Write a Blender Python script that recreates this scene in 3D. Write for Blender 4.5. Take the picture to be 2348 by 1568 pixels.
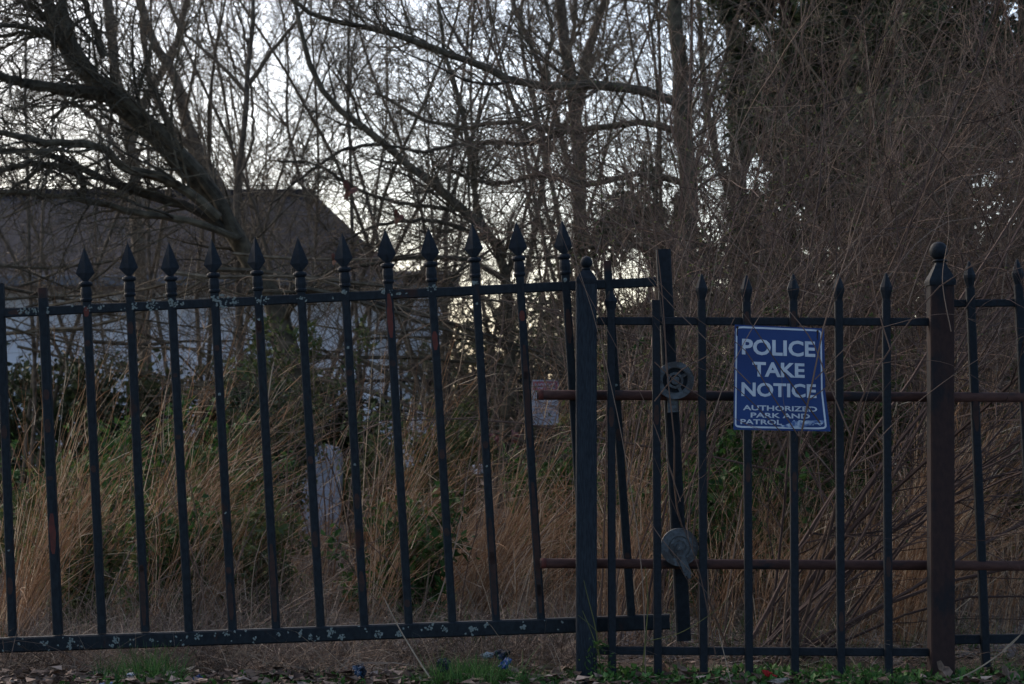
import bpy, math, random
import numpy as np
from mathutils import Vector, Matrix, noise

for o in list(bpy.data.objects): bpy.data.objects.remove(o)
scene = bpy.context.scene
COL = scene.collection
RAD = math.radians

# ---------------------------------------------------------------- camera
CAMH = 0.78
F = 4870.0                      # focal length in units of a 2347 px wide picture
PITCH = math.atan(158 / F)
cam = bpy.data.cameras.new('camera'); camo = bpy.data.objects.new('camera', cam); COL.objects.link(camo)
cam.sensor_width = 36; cam.lens = 36 * F / 2347
camo.location = (0, 0, CAMH); camo.rotation_euler = (math.pi / 2 + PITCH, 0, 0)
cam.clip_start = 0.1; cam.clip_end = 2000
cam.dof.use_dof = True; cam.dof.focus_distance = 6.0; cam.dof.aperture_fstop = 10.5
scene.camera = camo

# ---------------------------------------------------------------- light
SUN_EL = RAD(34.0); SUN_AZ = RAD(-43)      # veiled sun to the left, beyond the trees
w = bpy.data.worlds.new('World'); scene.world = w; w.use_nodes = True
nt = w.node_tree; bg = nt.nodes['Background']
sky = nt.nodes.new('ShaderNodeTexSky'); sky.sky_type = 'NISHITA'; sky.sun_disc = False
sky.sun_elevation = SUN_EL; sky.sun_rotation = SUN_AZ
sky.air_density = 0.85; sky.dust_density = 2.6; sky.ozone_density = 0.5
nt.links.new(sky.outputs[0], bg.inputs[0]); bg.inputs[1].default_value = 0.15
sl = bpy.data.lights.new('sun', 'SUN'); sl.energy = 0.3; sl.angle = RAD(50); sl.color = (1.0, 0.80, 0.60)
slo = bpy.data.objects.new('sun', sl); COL.objects.link(slo)
sd = Vector((math.sin(SUN_AZ) * math.cos(SUN_EL), math.cos(SUN_AZ) * math.cos(SUN_EL), math.sin(SUN_EL)))
slo.rotation_euler = sd.to_track_quat('Z', 'Y').to_euler(); slo.location = sd * 50
scene.view_settings.view_transform = 'Standard'; scene.view_settings.look = 'None'
scene.view_settings.exposure = 1.22; scene.view_settings.gamma = 1

# ---------------------------------------------------------------- helpers
_cp, _sp = math.cos(PITCH), math.sin(PITCH)
def P(x, y, Y):
    """point at world depth Y seen at (x, y) of the 2347x1568 photograph"""
    a = (x - 1173.5); b = (784 - y); 
    dy = F * _cp - b * _sp; dz = F * _sp + b * _cp
    k = Y / dy
    return np.array((a * k, Y, CAMH + dz * k))
def GX(px, Y): return (px - 1173.5) * Y / (F * _cp + 158 * _sp)

def nrm(a): return a / np.maximum(np.linalg.norm(a, axis=-1, keepdims=True), 1e-9)

WL = {}
def setprops(o, label=None, cat=None, group=None, kind=None):
    if label: o['label'] = label
    if cat: o['category'] = cat
    if group: o['group'] = group
    if kind: o['kind'] = kind
def thing(name, loc, label, cat, group=None):
    o = bpy.data.objects.new(name, None); COL.objects.link(o); o.location = tuple(loc)
    o.empty_display_size = 0.1
    WL[o.name] = np.array(loc, float); setprops(o, label, cat, group); return o

def mesh_np(name, V, faces, mats, fmat=None, smooth=False):
    """V (n,3); faces: list of arrays (m,k)"""
    me = bpy.data.meshes.new(name)
    V = np.asarray(V, np.float32)
    if isinstance(faces, np.ndarray): faces = [faces]
    loops = np.concatenate([f.reshape(-1) for f in faces]).astype(np.int32)
    sizes = np.concatenate([np.full(len(f), f.shape[1], np.int32) for f in faces])
    starts = np.concatenate([[0], np.cumsum(sizes)[:-1]]).astype(np.int32)
    me.vertices.add(len(V)); me.vertices.foreach_set('co', V.reshape(-1))
    me.loops.add(len(loops)); me.loops.foreach_set('vertex_index', loops)
    me.polygons.add(len(sizes)); me.polygons.foreach_set('loop_start', starts)
    me.polygons.foreach_set('loop_total', sizes)
    if fmat is not None: me.polygons.foreach_set('material_index', np.asarray(fmat, np.int32))
    me.polygons.foreach_set('use_smooth', np.full(len(sizes), smooth))
    for m in (mats if isinstance(mats, (list, tuple)) else [mats]): me.materials.append(m)
    me.update(calc_edges=True); me.validate()
    return me

def link(name, me, parent=None, org=(0, 0, 0), rot=None):
    o = bpy.data.objects.new(name, me); COL.objects.link(o)
    org = np.array(org, float)
    if parent is not None:
        o.parent = parent; o.location = tuple(org - WL[parent.name])
    else: o.location = tuple(org)
    WL[o.name] = org
    if rot is not None: o.rotation_euler = rot
    return o

class MB:
    """collects polygons in world coordinates"""
    def __init__(s): s.v = []; s.f = []; s.m = []; s.n = 0
    def add(s, V, Fs, mat=0):
        k = s.n; s.v += [tuple(map(float, p)) for p in V]; s.n += len(V)
        for f in Fs: s.f.append([i + k for i in f]); s.m.append(mat)
    def bar(s, a, b, w, d, mat=0, ch=0.12, cap=True, up=(0, 1, 0)):
        """square bar a->b, w wide across the view, d deep, chamfered"""
        a = np.array(a, float); b = np.array(b, float); t = nrm(b - a); yv = np.array(up, float)
        u = nrm(np.cross(yv, t)); v = nrm(np.cross(t, u)); c = ch * min(w, d)
        hw, hd = w / 2, d / 2
        sec = [(hw - c, -hd), (hw, -hd + c), (hw, hd - c), (hw - c, hd), (-hw + c, hd), (-hw, hd - c), (-hw, -hd + c), (-hw + c, -hd)]
        V = [p + u * x + v * y for p in (a, b) for x, y in sec]
        Fs = [[i, (i + 1) % 8, 8 + (i + 1) % 8, 8 + i] for i in range(8)] + [list(range(7, -1, -1)), list(range(8, 16))]
        s.add(V, Fs, mat)
    def lathe(s, c, axis, prof, n=16, mat=0, square=False, phase=0.0):
        """prof: list of (radius, height along axis)"""
        c = np.array(c, float); t = nrm(np.array(axis, float))
        ref = np.array((0, 1, 0)) if abs(t[1]) < .9 else np.array((1, 0, 0))
        u = nrm(np.cross(ref, t)); v = np.cross(t, u)
        V = []; 
        for r, h in prof:
            for i in range(n):
                a = phase + 2 * math.pi * i / n
                V.append(c + t * h + (u * math.cos(a) + v * math.sin(a)) * r)
        Fs = []
        for k in range(len(prof) - 1):
            for i in range(n):
                j = (i + 1) % n; Fs.append([k * n + i, k * n + j, (k + 1) * n + j, (k + 1) * n + i])
        Fs.append(list(range(n - 1, -1, -1))); Fs.append([(len(prof) - 1) * n + i for i in range(n)])
        s.add(V, Fs, mat)
    def lichen(s, c, w, h, rng, mat, depth=0.0015, n=None):
        """crusty patch facing the camera, made of small irregular lobes"""
        n = n or int(max(6, 900 * (w * h) ** .5))
        for _ in range(n):
            a = rng.uniform(0, 6.28); q = rng.uniform(0, 1) ** .6
            cx = c[0] + math.cos(a) * q * w / 2; cz = c[2] + math.sin(a) * q * h / 2
            r = rng.uniform(.0015, .0042); k = 7; d = depth * rng.uniform(.4, 1.6)
            rr = [r * rng.uniform(.55, 1.3) for _ in range(k)]
            ring = [(cx + rr[i] * math.cos(6.283 * i / k), c[1], cz + rr[i] * math.sin(6.283 * i / k)) for i in range(k)]
            ring2 = [(cx + .75 * rr[i] * math.cos(6.283 * i / k), c[1] - d, cz + .75 * rr[i] * math.sin(6.283 * i / k)) for i in range(k)]
            V = ring + ring2; Fs = [[i, (i + 1) % k, k + (i + 1) % k, k + i] for i in range(k)] + [[k + i for i in range(k)]]
            s.add(V, Fs, mat)
    def build(s, name, mats, parent=None, org=(0, 0, 0), smooth=False):
        me = bpy.data.meshes.new(name); o = np.array(org, float)
        me.from_pydata([tuple(np.array(p) - o) for p in s.v], [], s.f)
        for m in (mats if isinstance(mats, (list, tuple)) else [mats]): me.materials.append(m)
        me.polygons.foreach_set('material_index', s.m); me.polygons.foreach_set('use_smooth', [smooth] * len(s.f))
        me.update(); return link(name, me, parent, org)

# --- tubes (branches) -------------------------------------------------
def tubes(groups, sides=3, rng=None):
    """groups: list of (Pts (M,N,3), R (M,N), sides)"""
    Vs = []; Fs = []; off = 0
    for Pt, R, k in groups:
        M, N, _ = Pt.shape
        if M == 0: continue
        T = np.empty_like(Pt); T[:, 1:-1] = Pt[:, 2:] - Pt[:, :-2]; T[:, 0] = Pt[:, 1] - Pt[:, 0]; T[:, -1] = Pt[:, -1] - Pt[:, -2]
        T = nrm(T); ref = nrm(rng.normal(size=(M, 1, 3)))
        U = nrm(ref - (ref * T).sum(-1, keepdims=True) * T); W = np.cross(T, U)
        a = np.arange(k) * 2 * math.pi / k
        V = Pt[:, :, None] + R[:, :, None, None] * (U[:, :, None] * np.cos(a)[None, None, :, None] + W[:, :, None] * np.sin(a)[None, None, :, None])
        Vs.append(V.reshape(-1, 3))
        m = (np.arange(M) * N * k)[:, None, None]; n = (np.arange(N - 1) * k)[None, :, None]; i = np.arange(k)[None, None, :]; j = (i + 1) % k
        q = np.stack([m + n + i, m + n + j, m + n + k + j, m + n + k + i], -1).reshape(-1, 4) + off
        Fs.append(q); off += M * N * k
    return np.concatenate(Vs), np.concatenate(Fs)

def resample(pts, n):
    pts = np.asarray(pts, float); d = np.r_[0, np.cumsum(np.linalg.norm(np.diff(pts, axis=0), axis=1))]
    m = len(pts)
    # catmull-rom
    out = []
    s = np.linspace(0, d[-1], n)
    for x in s:
        i = min(max(np.searchsorted(d, x) - 1, 0), m - 2); t = (x - d[i]) / max(d[i + 1] - d[i], 1e-9)
        p0 = pts[max(i - 1, 0)]; p1 = pts[i]; p2 = pts[i + 1]; p3 = pts[min(i + 2, m - 1)]
        out.append(.5 * ((2 * p1) + (-p0 + p2) * t + (2 * p0 - 5 * p1 + 4 * p2 - p3) * t * t + (-p0 + 3 * p1 - 3 * p2 + p3) * t ** 3))
    return np.array(out)

def grow(Pt, R, dens, lenr, ang, N, rs, rmin, rmax, wig, trop, rng, tmin=0.12, tip=0.3, lf=0.45):
    M, K, _ = Pt.shape
    L = np.linalg.norm(np.diff(Pt, axis=1), axis=-1).sum(1)
    n = rng.poisson(dens * L * (1 - tmin)); idx = np.repeat(np.arange(M), n)
    if len(idx) == 0: return np.zeros((0, N, 3)), np.zeros((0, N))
    t = rng.uniform(tmin, 1, len(idx)); f = t * (K - 1); i0 = np.minimum(f.astype(int), K - 2); fr = (f - i0)[:, None]
    p = Pt[idx, i0] * (1 - fr) + Pt[idx, i0 + 1] * fr; tan = nrm(Pt[idx, i0 + 1] - Pt[idx, i0])
    r = R[idx, i0] * (1 - fr[:, 0]) + R[idx, i0 + 1] * fr[:, 0]
    rd = rng.normal(size=tan.shape); pr = nrm(rd - (rd * tan).sum(-1, keepdims=True) * tan)
    a = rng.uniform(ang[0], ang[1], len(idx))[:, None]
    d = nrm(tan * np.cos(a) + pr * np.sin(a))
    ln = rng.uniform(lenr[0], lenr[1], len(idx)) * (1 - lf * t)
    step = (ln / (N - 1))[:, None]
    out = np.empty((len(idx), N, 3)); out[:, 0] = p; trop = np.array(trop)
    curl = rng.normal(size=d.shape) * wig * .6
    for k in range(1, N):
        d = nrm(d + rng.normal(size=d.shape) * wig + trop + curl); out[:, k] = out[:, k - 1] + d * step
    r0 = np.clip(r * rs * rng.uniform(.7, 1.1, len(idx)), rmin, rmax)
    return out, r0[:, None] * np.linspace(1, tip, N)[None, :]

def leaves(C, size, rng, asp=0.5, up=0.0, fold=0.25):
    """leaf-shaped folded quads pairs at the centres C"""
    M = len(C); s = rng.uniform(size[0], size[1], (M, 1))
    d = nrm(rng.normal(size=(M, 3)) + np.array((0, 0, up))); r = rng.normal(size=(M, 3)); u = nrm(r - (r * d).sum(-1, keepdims=True) * d); nn = np.cross(d, u)
    a = C; b = C + d * s; l = C + d * s * .45 + u * s * asp * .5 + nn * s * fold * .4; r2 = C + d * s * .45 - u * s * asp * .5 + nn * s * fold * .4
    V = np.stack([a, l, b, r2], 1).reshape(-1, 3); k = (np.arange(M) * 4)[:, None]
    Fc = np.concatenate([k + np.array([[0, 1, 2]]), k + np.array([[0, 2, 3]])], 0)
    return V, Fc

def ribbons(base, dirs, ln, wid, N, droop, rng, wig=0.05):
    """grass blades: base (M,3), dirs (M,3), ln (M), wid (M)"""
    M = len(base); out = np.empty((M, N, 3)); out[:, 0] = base; d = nrm(dirs); st = (ln / (N - 1))[:, None]
    side0 = nrm(np.cross(d, rng.normal(size=(M, 3))))
    curl = rng.normal(size=(M, 3)) * wig
    for k in range(1, N):
        d = nrm(d + curl + np.array((0, 0, -1.)) * (droop[:, None] * (k / N))); out[:, k] = out[:, k - 1] + d * st
    wv = wid[:, None] * np.linspace(1, .15, N)[None, :] * .5
    A = out + side0[:, None] * wv[:, :, None]; B = out - side0[:, None] * wv[:, :, None]
    V = np.stack([A, B], 2).reshape(-1, 3)
    m = (np.arange(M) * N * 2)[:, None]; n = (np.arange(N - 1) * 2)[None, :]
    q = np.stack([m + n, m + n + 1, m + n + 3, m + n + 2], -1).reshape(-1, 4)
    return V, q, out
def cat(parts):
    Vs = []; Fs = []; off = 0
    for V, Fc in parts: Vs.append(V); Fs.append(Fc + off); off += len(V)
    return np.concatenate(Vs), Fs

# ---------------------------------------------------------------- materials
def mat(name):
    m = bpy.data.materials.new(name); m.use_nodes = True; n = m.node_tree.nodes; return m, n, m.node_tree.links, n['Principled BSDF']
def ramp(n, stops):
    r = n.new('ShaderNodeValToRGB'); e = r.color_ramp.elements
    while len(e) < len(stops): e.new(0.5)
    for i, (p, c) in enumerate(stops): e[i].position = p; e[i].color = (*c, 1)
    return r
def island_mat(name, stops, rough=0.8, noise_sc=None, spec=0.2, trans=0.0):
    m, n, l, b = mat(name); g = n.new('ShaderNodeNewGeometry'); r = ramp(n, stops)
    l.new(g.outputs['Random Per Island'], r.inputs[0]); out = r.outputs[0]
    if noise_sc:
        t = n.new('ShaderNodeTexNoise'); t.inputs['Scale'].default_value = noise_sc; t.inputs['Detail'].default_value = 3
        tc = n.new('ShaderNodeTexCoord'); l.new(tc.outputs['Object'], t.inputs['Vector'])
        mr = n.new('ShaderNodeMapRange'); mr.inputs['From Min'].default_value = .3; mr.inputs['From Max'].default_value = .7
        mr.inputs['To Min'].default_value = .42; mr.inputs['To Max'].default_value = 1.6; l.new(t.outputs[0], mr.inputs[0])
        mx = n.new('ShaderNodeVectorMath'); mx.operation = 'SCALE'; l.new(out, mx.inputs[0]); l.new(mr.outputs[0], mx.inputs['Scale']); out = mx.outputs[0]
    l.new(out, b.inputs['Base Color']); b.inputs['Roughness'].default_value = rough; b.inputs['Specular IOR Level'].default_value = spec
    if trans:
        tb = n.new('ShaderNodeBsdfTranslucent'); l.new(out, tb.inputs[0]); mix = n.new('ShaderNodeMixShader'); mix.inputs[0].default_value = trans
        l.new(b.outputs[0], mix.inputs[1]); l.new(tb.outputs[0], mix.inputs[2]); l.new(mix.outputs[0], n['Material Output'].inputs[0])
    return m
def metal_mat(name, base, alt, rust, thr=0.62, sc=9, stretch=(1, 1, 1), rough=.65, bump=.25, spec=.13):
    m, n, l, b = mat(name); tc = n.new('ShaderNodeTexCoord'); mp = n.new('ShaderNodeMapping'); mp.inputs['Scale'].default_value = stretch
    l.new(tc.outputs['Object'], mp.inputs[0])
    oi = n.new('ShaderNodeObjectInfo'); ad = n.new('ShaderNodeVectorMath'); ad.operation = 'ADD'
    sc3 = n.new('ShaderNodeVectorMath'); sc3.operation = 'SCALE'; sc3.inputs['Scale'].default_value = 17.0
    cb = n.new('ShaderNodeCombineXYZ'); l.new(oi.outputs['Random'], cb.inputs[0]); l.new(oi.outputs['Random'], cb.inputs[2]); l.new(cb.outputs[0], sc3.inputs[0])
    l.new(mp.outputs[0], ad.inputs[0]); l.new(sc3.outputs[0], ad.inputs[1])
    t1 = n.new('ShaderNodeTexNoise'); t1.inputs['Scale'].default_value = sc; t1.inputs['Detail'].default_value = 6; t1.inputs['Roughness'].default_value = .65
    t2 = n.new('ShaderNodeTexNoise'); t2.inputs['Scale'].default_value = 90; t2.inputs['Detail'].default_value = 4
    l.new(ad.outputs[0], t1.inputs[0]); l.new(ad.outputs[0], t2.inputs[0])
    r1 = ramp(n, [(.35, base), (.65, alt)]); l.new(t2.outputs[0], r1.inputs[0])
    r2 = ramp(n, [(thr, (0, 0, 0)), (thr + .07, (1, 1, 1))]); l.new(t1.outputs[0], r2.inputs[0])
    mx = n.new('ShaderNodeMix'); mx.data_type = 'RGBA'; l.new(r2.outputs[0], mx.inputs[0]); l.new(r1.outputs[0], mx.inputs[6]); mx.inputs[7].default_value = (*rust, 1)
    l.new(mx.outputs[2], b.inputs['Base Color']); b.inputs['Roughness'].default_value = rough; b.inputs['Specular IOR Level'].default_value = spec
    bp = n.new('ShaderNodeBump'); bp.inputs['Strength'].default_value = bump; bp.inputs['Distance'].default_value = .002; l.new(t2.outputs[0], bp.inputs['Height']); l.new(bp.outputs[0], b.inputs['Normal'])
    return m
def plain(name, c, rough=.7, nz=None, c2=None, spec=.3, stretch=(1, 1, 1), bump=0.0, lo=.35, hi=.65):
    m, n, l, b = mat(name); b.inputs['Base Color'].default_value = (*c, 1); b.inputs['Roughness'].default_value = rough; b.inputs['Specular IOR Level'].default_value = spec
    if nz:
        tc = n.new('ShaderNodeTexCoord'); mp = n.new('ShaderNodeMapping'); mp.inputs['Scale'].default_value = stretch; l.new(tc.outputs['Object'], mp.inputs[0])
        t = n.new('ShaderNodeTexNoise'); t.inputs['Scale'].default_value = nz; t.inputs['Detail'].default_value = 6; l.new(mp.outputs[0], t.inputs[0])
        r = ramp(n, [(lo, c), (hi, c2)]); l.new(t.outputs[0], r.inputs[0]); l.new(r.outputs[0], b.inputs['Base Color'])
        if bump:
            bp = n.new('ShaderNodeBump'); bp.inputs['Strength'].default_value = bump; bp.inputs['Distance'].default_value = .02; l.new(t.outputs[0], bp.inputs['Height']); l.new(bp.outputs[0], b.inputs['Normal'])
    return m

M_black = metal_mat('black_paint', (.005, .008, .011), (.009, .013, .018), (.022, .010, .008), .64, 7)
M_gatem = metal_mat('gate_paint', (.005, .008, .011), (.010, .015, .019), (.024, .012, .009), .60, 8, (1, 1, .6))
M_oldpost = metal_mat('weathered_post', (.006, .009, .013), (.016, .023, .030), (.010, .011, .013), .70, 10, (6, 6, .5), .7)
M_rustpost = metal_mat('rusty_post', (.020, .0125, .012), (.028, .0165, .0145), (.011, .011, .013), .50, 6, (1, 1, .5), .85, .5, .15)
M_pipe = metal_mat('rusty_pipe', (.038, .018, .015), (.058, .028, .022), (.016, .014, .016), .55, 12, (.4, 1, 1), .8, .5, .2)
M_rust = plain('rust', (.085, .022, .016), .9, 60, (.055, .018, .014))
M_rustd = plain('dark_rust', (.034, .016, .012), .9, 60, (.016, .012, .011))
M_lichen = plain('lichen', (.165, .195, .185), .95, 300, (.10, .12, .11))
M_wheel = metal_mat('worn_steel', (.018, .026, .032), (.048, .064, .076), (.010, .012, .015), .50, 30, (1, 1, 1), .55, .4, .5)
M_blue = plain('sign_blue', (.002, .020, .095), .5, 5, (.004, .031, .128), .25, bump=.05)
M_white = plain('sign_white', (.42, .47, .52), .6, 22, (.30, .35, .41), .3, lo=.3, hi=.75)
M_scrape = plain('scraped_white', (.34, .42, .50), .8, 60, (.05, .10, .24), lo=.42, hi=.60)
M_bark = island_mat('dark_bark', [(0, (.036, .031, .023)), (.5, (.060, .051, .034)), (1, (.092, .074, .050))], .9, 18)
M_bark2 = island_mat('grey_brown_bark', [(0, (.052, .041, .030)), (.5, (.080, .063, .046)), (1, (.112, .088, .062))], .9, 18)
M_twig = island_mat('twigs', [(0, (.062, .048, .033)), (.6, (.112, .085, .058)), (1, (.18, .14, .095))], .9)
M_shoot = island_mat('brown_shoots', [(0, (.050, .034, .026)), (.45, (.095, .060, .044)), (.8, (.14, .095, .070)), (1, (.20, .15, .11))], .85)
M_redstem = island_mat('red_brown_stems', [(0, (.030, .018, .015)), (.6, (.055, .034, .028)), (1, (.085, .055, .045))], .8)
M_everg = island_mat('evergreen_leaves', [(0, (.018, .026, .014)), (.5, (.032, .045, .020)), (1, (.062, .078, .032))], .6, trans=.15)
M_ltgreen = island_mat('fresh_leaves', [(0, (.014, .036, .010)), (.5, (.026, .068, .015)), (1, (.060, .115, .026))], .6, trans=.3)
M_olive = island_mat('olive_leaves', [(0, (.035, .050, .018)), (.6, (.060, .080, .026)), (1, (.12, .13, .04))], .7, trans=.2)
M_dry = island_mat('dry_grass', [(0, (.105, .054, .028)), (.35, (.20, .108, .056)), (.75, (.31, .195, .115)), (1, (.46, .38, .27))], .8, trans=.2)
M_drydk = island_mat('dead_weeds', [(0, (.070, .048, .036)), (.6, (.15, .105, .078)), (1, (.30, .235, .17))], .9, noise_sc=3)
M_grass = island_mat('green_grass', [(0, (.018, .050, .012)), (.6, (.038, .10, .020)), (1, (.10, .19, .055))], .6, trans=.25)
M_litter = island_mat('dead_leaves', [(0, (.050, .030, .022)), (.5, (.105, .068, .048)), (.85, (.17, .12, .09)), (1, (.26, .20, .16))], .8, noise_sc=40)
M_redleaf = plain('red_leaf', (.13, .045, .030), .8, 40, (.07, .03, .02))

# ================================================================ SETTING
rng = np.random.default_rng(11); rnd = random.Random(5)
def hgt(x, y):
    return .018 * noise.noise(Vector((x * 1.3, y * 1.3, 3))) + .006 * noise.noise(Vector((x * 7, y * 7, 9)))
def sheet(name, xs, ys, zoff, m, kind='structure', clip=None):
    V = []; 
    for y in ys:
        for x in xs: V.append((x, y, hgt(x, y) + zoff))
    nx = len(xs); q = np.array([[j * nx + i, j * nx + i + 1, (j + 1) * nx + i + 1, (j + 1) * nx + i] for j in range(len(ys) - 1) for i in range(nx - 1)])
    o = link(name, mesh_np(name, V, q, m, smooth=True)); o['kind'] = kind; return o
M_soil = plain('soil', (.055, .040, .030), .95, 5, (.105, .075, .055), .1, bump=.6)
M_gravel = plain('gravel', (.040, .038, .040), .9, 70, (.16, .145, .145), .2, bump=1.0)
gx = np.r_[-400, -150, -60, -25, np.linspace(-12, 12, 110), 25, 60, 150, 400]; gy = np.r_[-300, -60, -15, np.linspace(0, 24, 120), 30, 45, 80, 160, 400, 900]
sheet('ground', gx, gy, 0, M_soil)
# gravel drive behind the gate: ragged edged strip
xs = np.linspace(-1.5, 8, 90); V = []; Q = []
for i, x in enumerate(xs):
    y0 = 6.75 + .12 * noise.noise(Vector((x * 2, 0, 1))); y1 = 8.1 + .35 * noise.noise(Vector((x * 1.5, 5, 1)))
    for j in range(12):
        y = y0 + (y1 - y0) * j / 11; V.append((x, y, hgt(x, y) + .006))
for i in range(len(xs) - 1):
    for j in range(11): Q.append((i * 12 + j, (i + 1) * 12 + j, (i + 1) * 12 + j + 1, i * 12 + j + 1))
o = link('gravel_path', mesh_np('gravel_path', V, np.array(Q), M_gravel, smooth=True)); o['kind'] = 'structure'

# ================================================================ HOUSE
def house():
    Y0, Y1 = 28.0, 34.0; XL, XR = -14.0, GX(850, Y0); ze = P(0, 640, Y0)[2]; zr = P(0, 447, 31)[2]; xr = GX(722, 31)
    h = thing('house', ((XL + XR) / 2, (Y0 + Y1) / 2, 0), 'white walled single storey house with dark hipped roof behind the bare trees', 'house')
    org = WL[h.name]
    M_sid = plain('white_siding', (.58, .59, .61), .8, 2, (.46, .47, .50), .2)
    M_roof = plain('dark_shingles', (.022, .021, .024), .95, 9, (.046, .044, .048), .1, bump=.4, stretch=(1, 1, 4))
    nn = M_roof.node_tree.nodes; ll = M_roof.node_tree.links; wv = nn.new('ShaderNodeTexWave'); wv.bands_direction = 'Z'; wv.wave_profile = 'SAW'; wv.inputs['Scale'].default_value = 2.2; wv.inputs['Distortion'].default_value = .4
    ll.new(nn['Texture Coordinate'].outputs['Object'], wv.inputs['Vector']); b2 = nn.new('ShaderNodeBump'); b2.inputs['Strength'].default_value = .8; b2.inputs['Distance'].default_value = .03; ll.new(wv.outputs['Fac'], b2.inputs['Height']); ll.new(nn['Bump'].outputs[0], b2.inputs['Normal']); ll.new(b2.outputs[0], nn['Principled BSDF'].inputs['Normal'])
    b = MB()
    th = .15
    segs = [((XL, Y0), (XR, Y0)), ((XR, Y0), (XR, Y1)), ((XR, Y1), (XL, Y1)), ((XL, Y1), (XL, Y0))]
    zs = np.arange(-.05, ze, .16)
    for (x0, y0), (x1, y1) in segs:
        n = np.array((y1 - y0, -(x1 - x0))); n = n / np.linalg.norm(n)
        V = []; 
        for z in list(zs) + [ze]:
            V += [(x0 + n[0] * .012, y0 + n[1] * .012, z), (x1 + n[0] * .012, y1 + n[1] * .012, z), (x0, y0, min(z + .158, ze + .01)), (x1, y1, min(z + .158, ze + .01))]
        Fs = [[4 * i, 4 * i + 1, 4 * i + 3, 4 * i + 2] for i in range(len(zs))] + [[4 * i + 2, 4 * i + 3, 4 * i + 5, 4 * i + 4] for i in range(len(zs))]
        b.add(V, Fs)
    b.build('wall', M_sid, h, org)
    r = MB(); e = .45; z0 = ze - .02
    A = [(XL - e, Y0 - e, z0), (XR + e, Y0 - e, z0), (XR + e, Y1 + e, z0), (XL - e, Y1 + e, z0), (XL + 4, 31, zr), (xr, 31, zr)]
    # soft hip end: a slightly sagging corner
    r.add(A, [[0, 1, 5, 4], [1, 2, 5], [2, 3, 4, 5], [3, 0, 4], [3, 2, 1, 0]])
    ro = r.build('roof', M_roof, h, org)
    c = MB(); c.bar((XL + 4, 31, zr + .03), (xr, 31, zr + .03), .22, .10, 0, up=(0, 0, 1))
    c.build('ridge_cap', M_roof, ro, (xr - 3, 31, zr))
    g = MB(); g.bar((XL - e, Y0 - e - .05, z0 - .03), (XR + e, Y0 - e - .05, z0 - .03), .10, .14, 0, up=(0, 0, 1))
    g.build('gutter', plain('gutter', (.10, .10, .11), .6), h, (XR, Y0 - e, z0))
    G0, G1, GR0, GR1 = 29.5, 33.5, GX(812, 29.5) - 1.5, GX(1003, 29.5); zt = P(0, 648, 29.5)[2]
    k = thing('garage', ((GR0 + GR1) / 2 + .3, 31.5, 0), 'pale walled low outbuilding right of the house, behind the middle of the gate', 'shed'); b = MB()
    b.bar((( GR0 + GR1) / 2 + .4, 31.5, -.02), ((GR0 + GR1) / 2 + .4, 31.5, zt), GR1 - GR0 - .8, 4.0, ch=.004); b.build('wall', M_sid, k, WL[k.name])
    b = MB(); gc = (GR0 + GR1) / 2 + .4; hw = (GR1 - GR0) / 2 - .2; b.add([(gc - hw, 29.2, zt + .01), (gc + hw, 29.2, zt + .01), (gc + hw, 33.8, zt + .01), (gc - hw, 33.8, zt + .01), (gc - hw, 29.2, zt + .10), (gc + hw, 29.2, zt + .10), (gc + hw, 33.8, zt + .45), (gc - hw, 33.8, zt + .45)], [[3, 2, 1, 0], [4, 5, 6, 7], [0, 1, 5, 4], [1, 2, 6, 5], [2, 3, 7, 6], [3, 0, 4, 7]])
    b.build('roof', M_roof, k, WL[k.name])
house()

# ================================================================ IRON FENCES AND GATE
SP = 1 / 811.0
def spear(name, kind='big'):
    """spearhead finial, origin at the base of its lower ring, +Z up"""
    b = MB(); u = .00123
    if kind == 'big':
        b.lathe((0, 0, 0), (0, 0, 1), [(.0125, 0), (.0165, .003), (.0175, .008), (.0150, .012)], 12)
        b.lathe((0, 0, .0122), (0, 0, 1), [(.0150, 0), (.0165, .012), (.0150, .026), (.0135, .032)], 12)
        b.lathe((0, 0, .0444), (0, 0, 1), [(.0130, 0), (.0185, .003), (.0205, .008), (.0185, .013), (.0110, .016)], 14)
        # four sided leaf-shaped head, flattened
        V = [(.006, -.006, .060), (.006, .006, .060), (-.006, .006, .060), (-.006, -.006, .060)]
        w = .0275; V += [(w, 0, .084), (0, -.013, .084), (-w, 0, .084), (0, .013, .084)]
        V += [(w * .52, 0, .122), (0, -.009, .122), (-w * .52, 0, .122), (0, .009, .122), (0, 0, .160)]
        Fs = [[0, 4, 5], [0, 5, 3], [3, 5, 6], [3, 6, 2], [2, 6, 7], [2, 7, 1], [1, 7, 4], [1, 4, 0]]
        Fs += [[4, 8, 9, 5], [5, 9, 10, 6], [6, 10, 11, 7], [7, 11, 8, 4], [8, 12, 9], [9, 12, 10], [10, 12, 11], [11, 12, 8], [3, 2, 1, 0]]
        b.add(V, Fs)
    else:
        b.lathe((0, 0, 0), (0, 0, 1), [(.0105, -.004), (.0110, .004), (.0175, .028), (.0180, .036), (.0110, .055), (.0035, .074), (.0004, .078)], 8, phase=math.pi / 8)
    me = bpy.data.meshes.new(name); me.from_pydata(b.v, [], b.f); me.materials.append(M_black); me.update(); return me
ME_BIG = spear('finial_spear'); ME_SM = spear('finial_point', 'sm')

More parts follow.
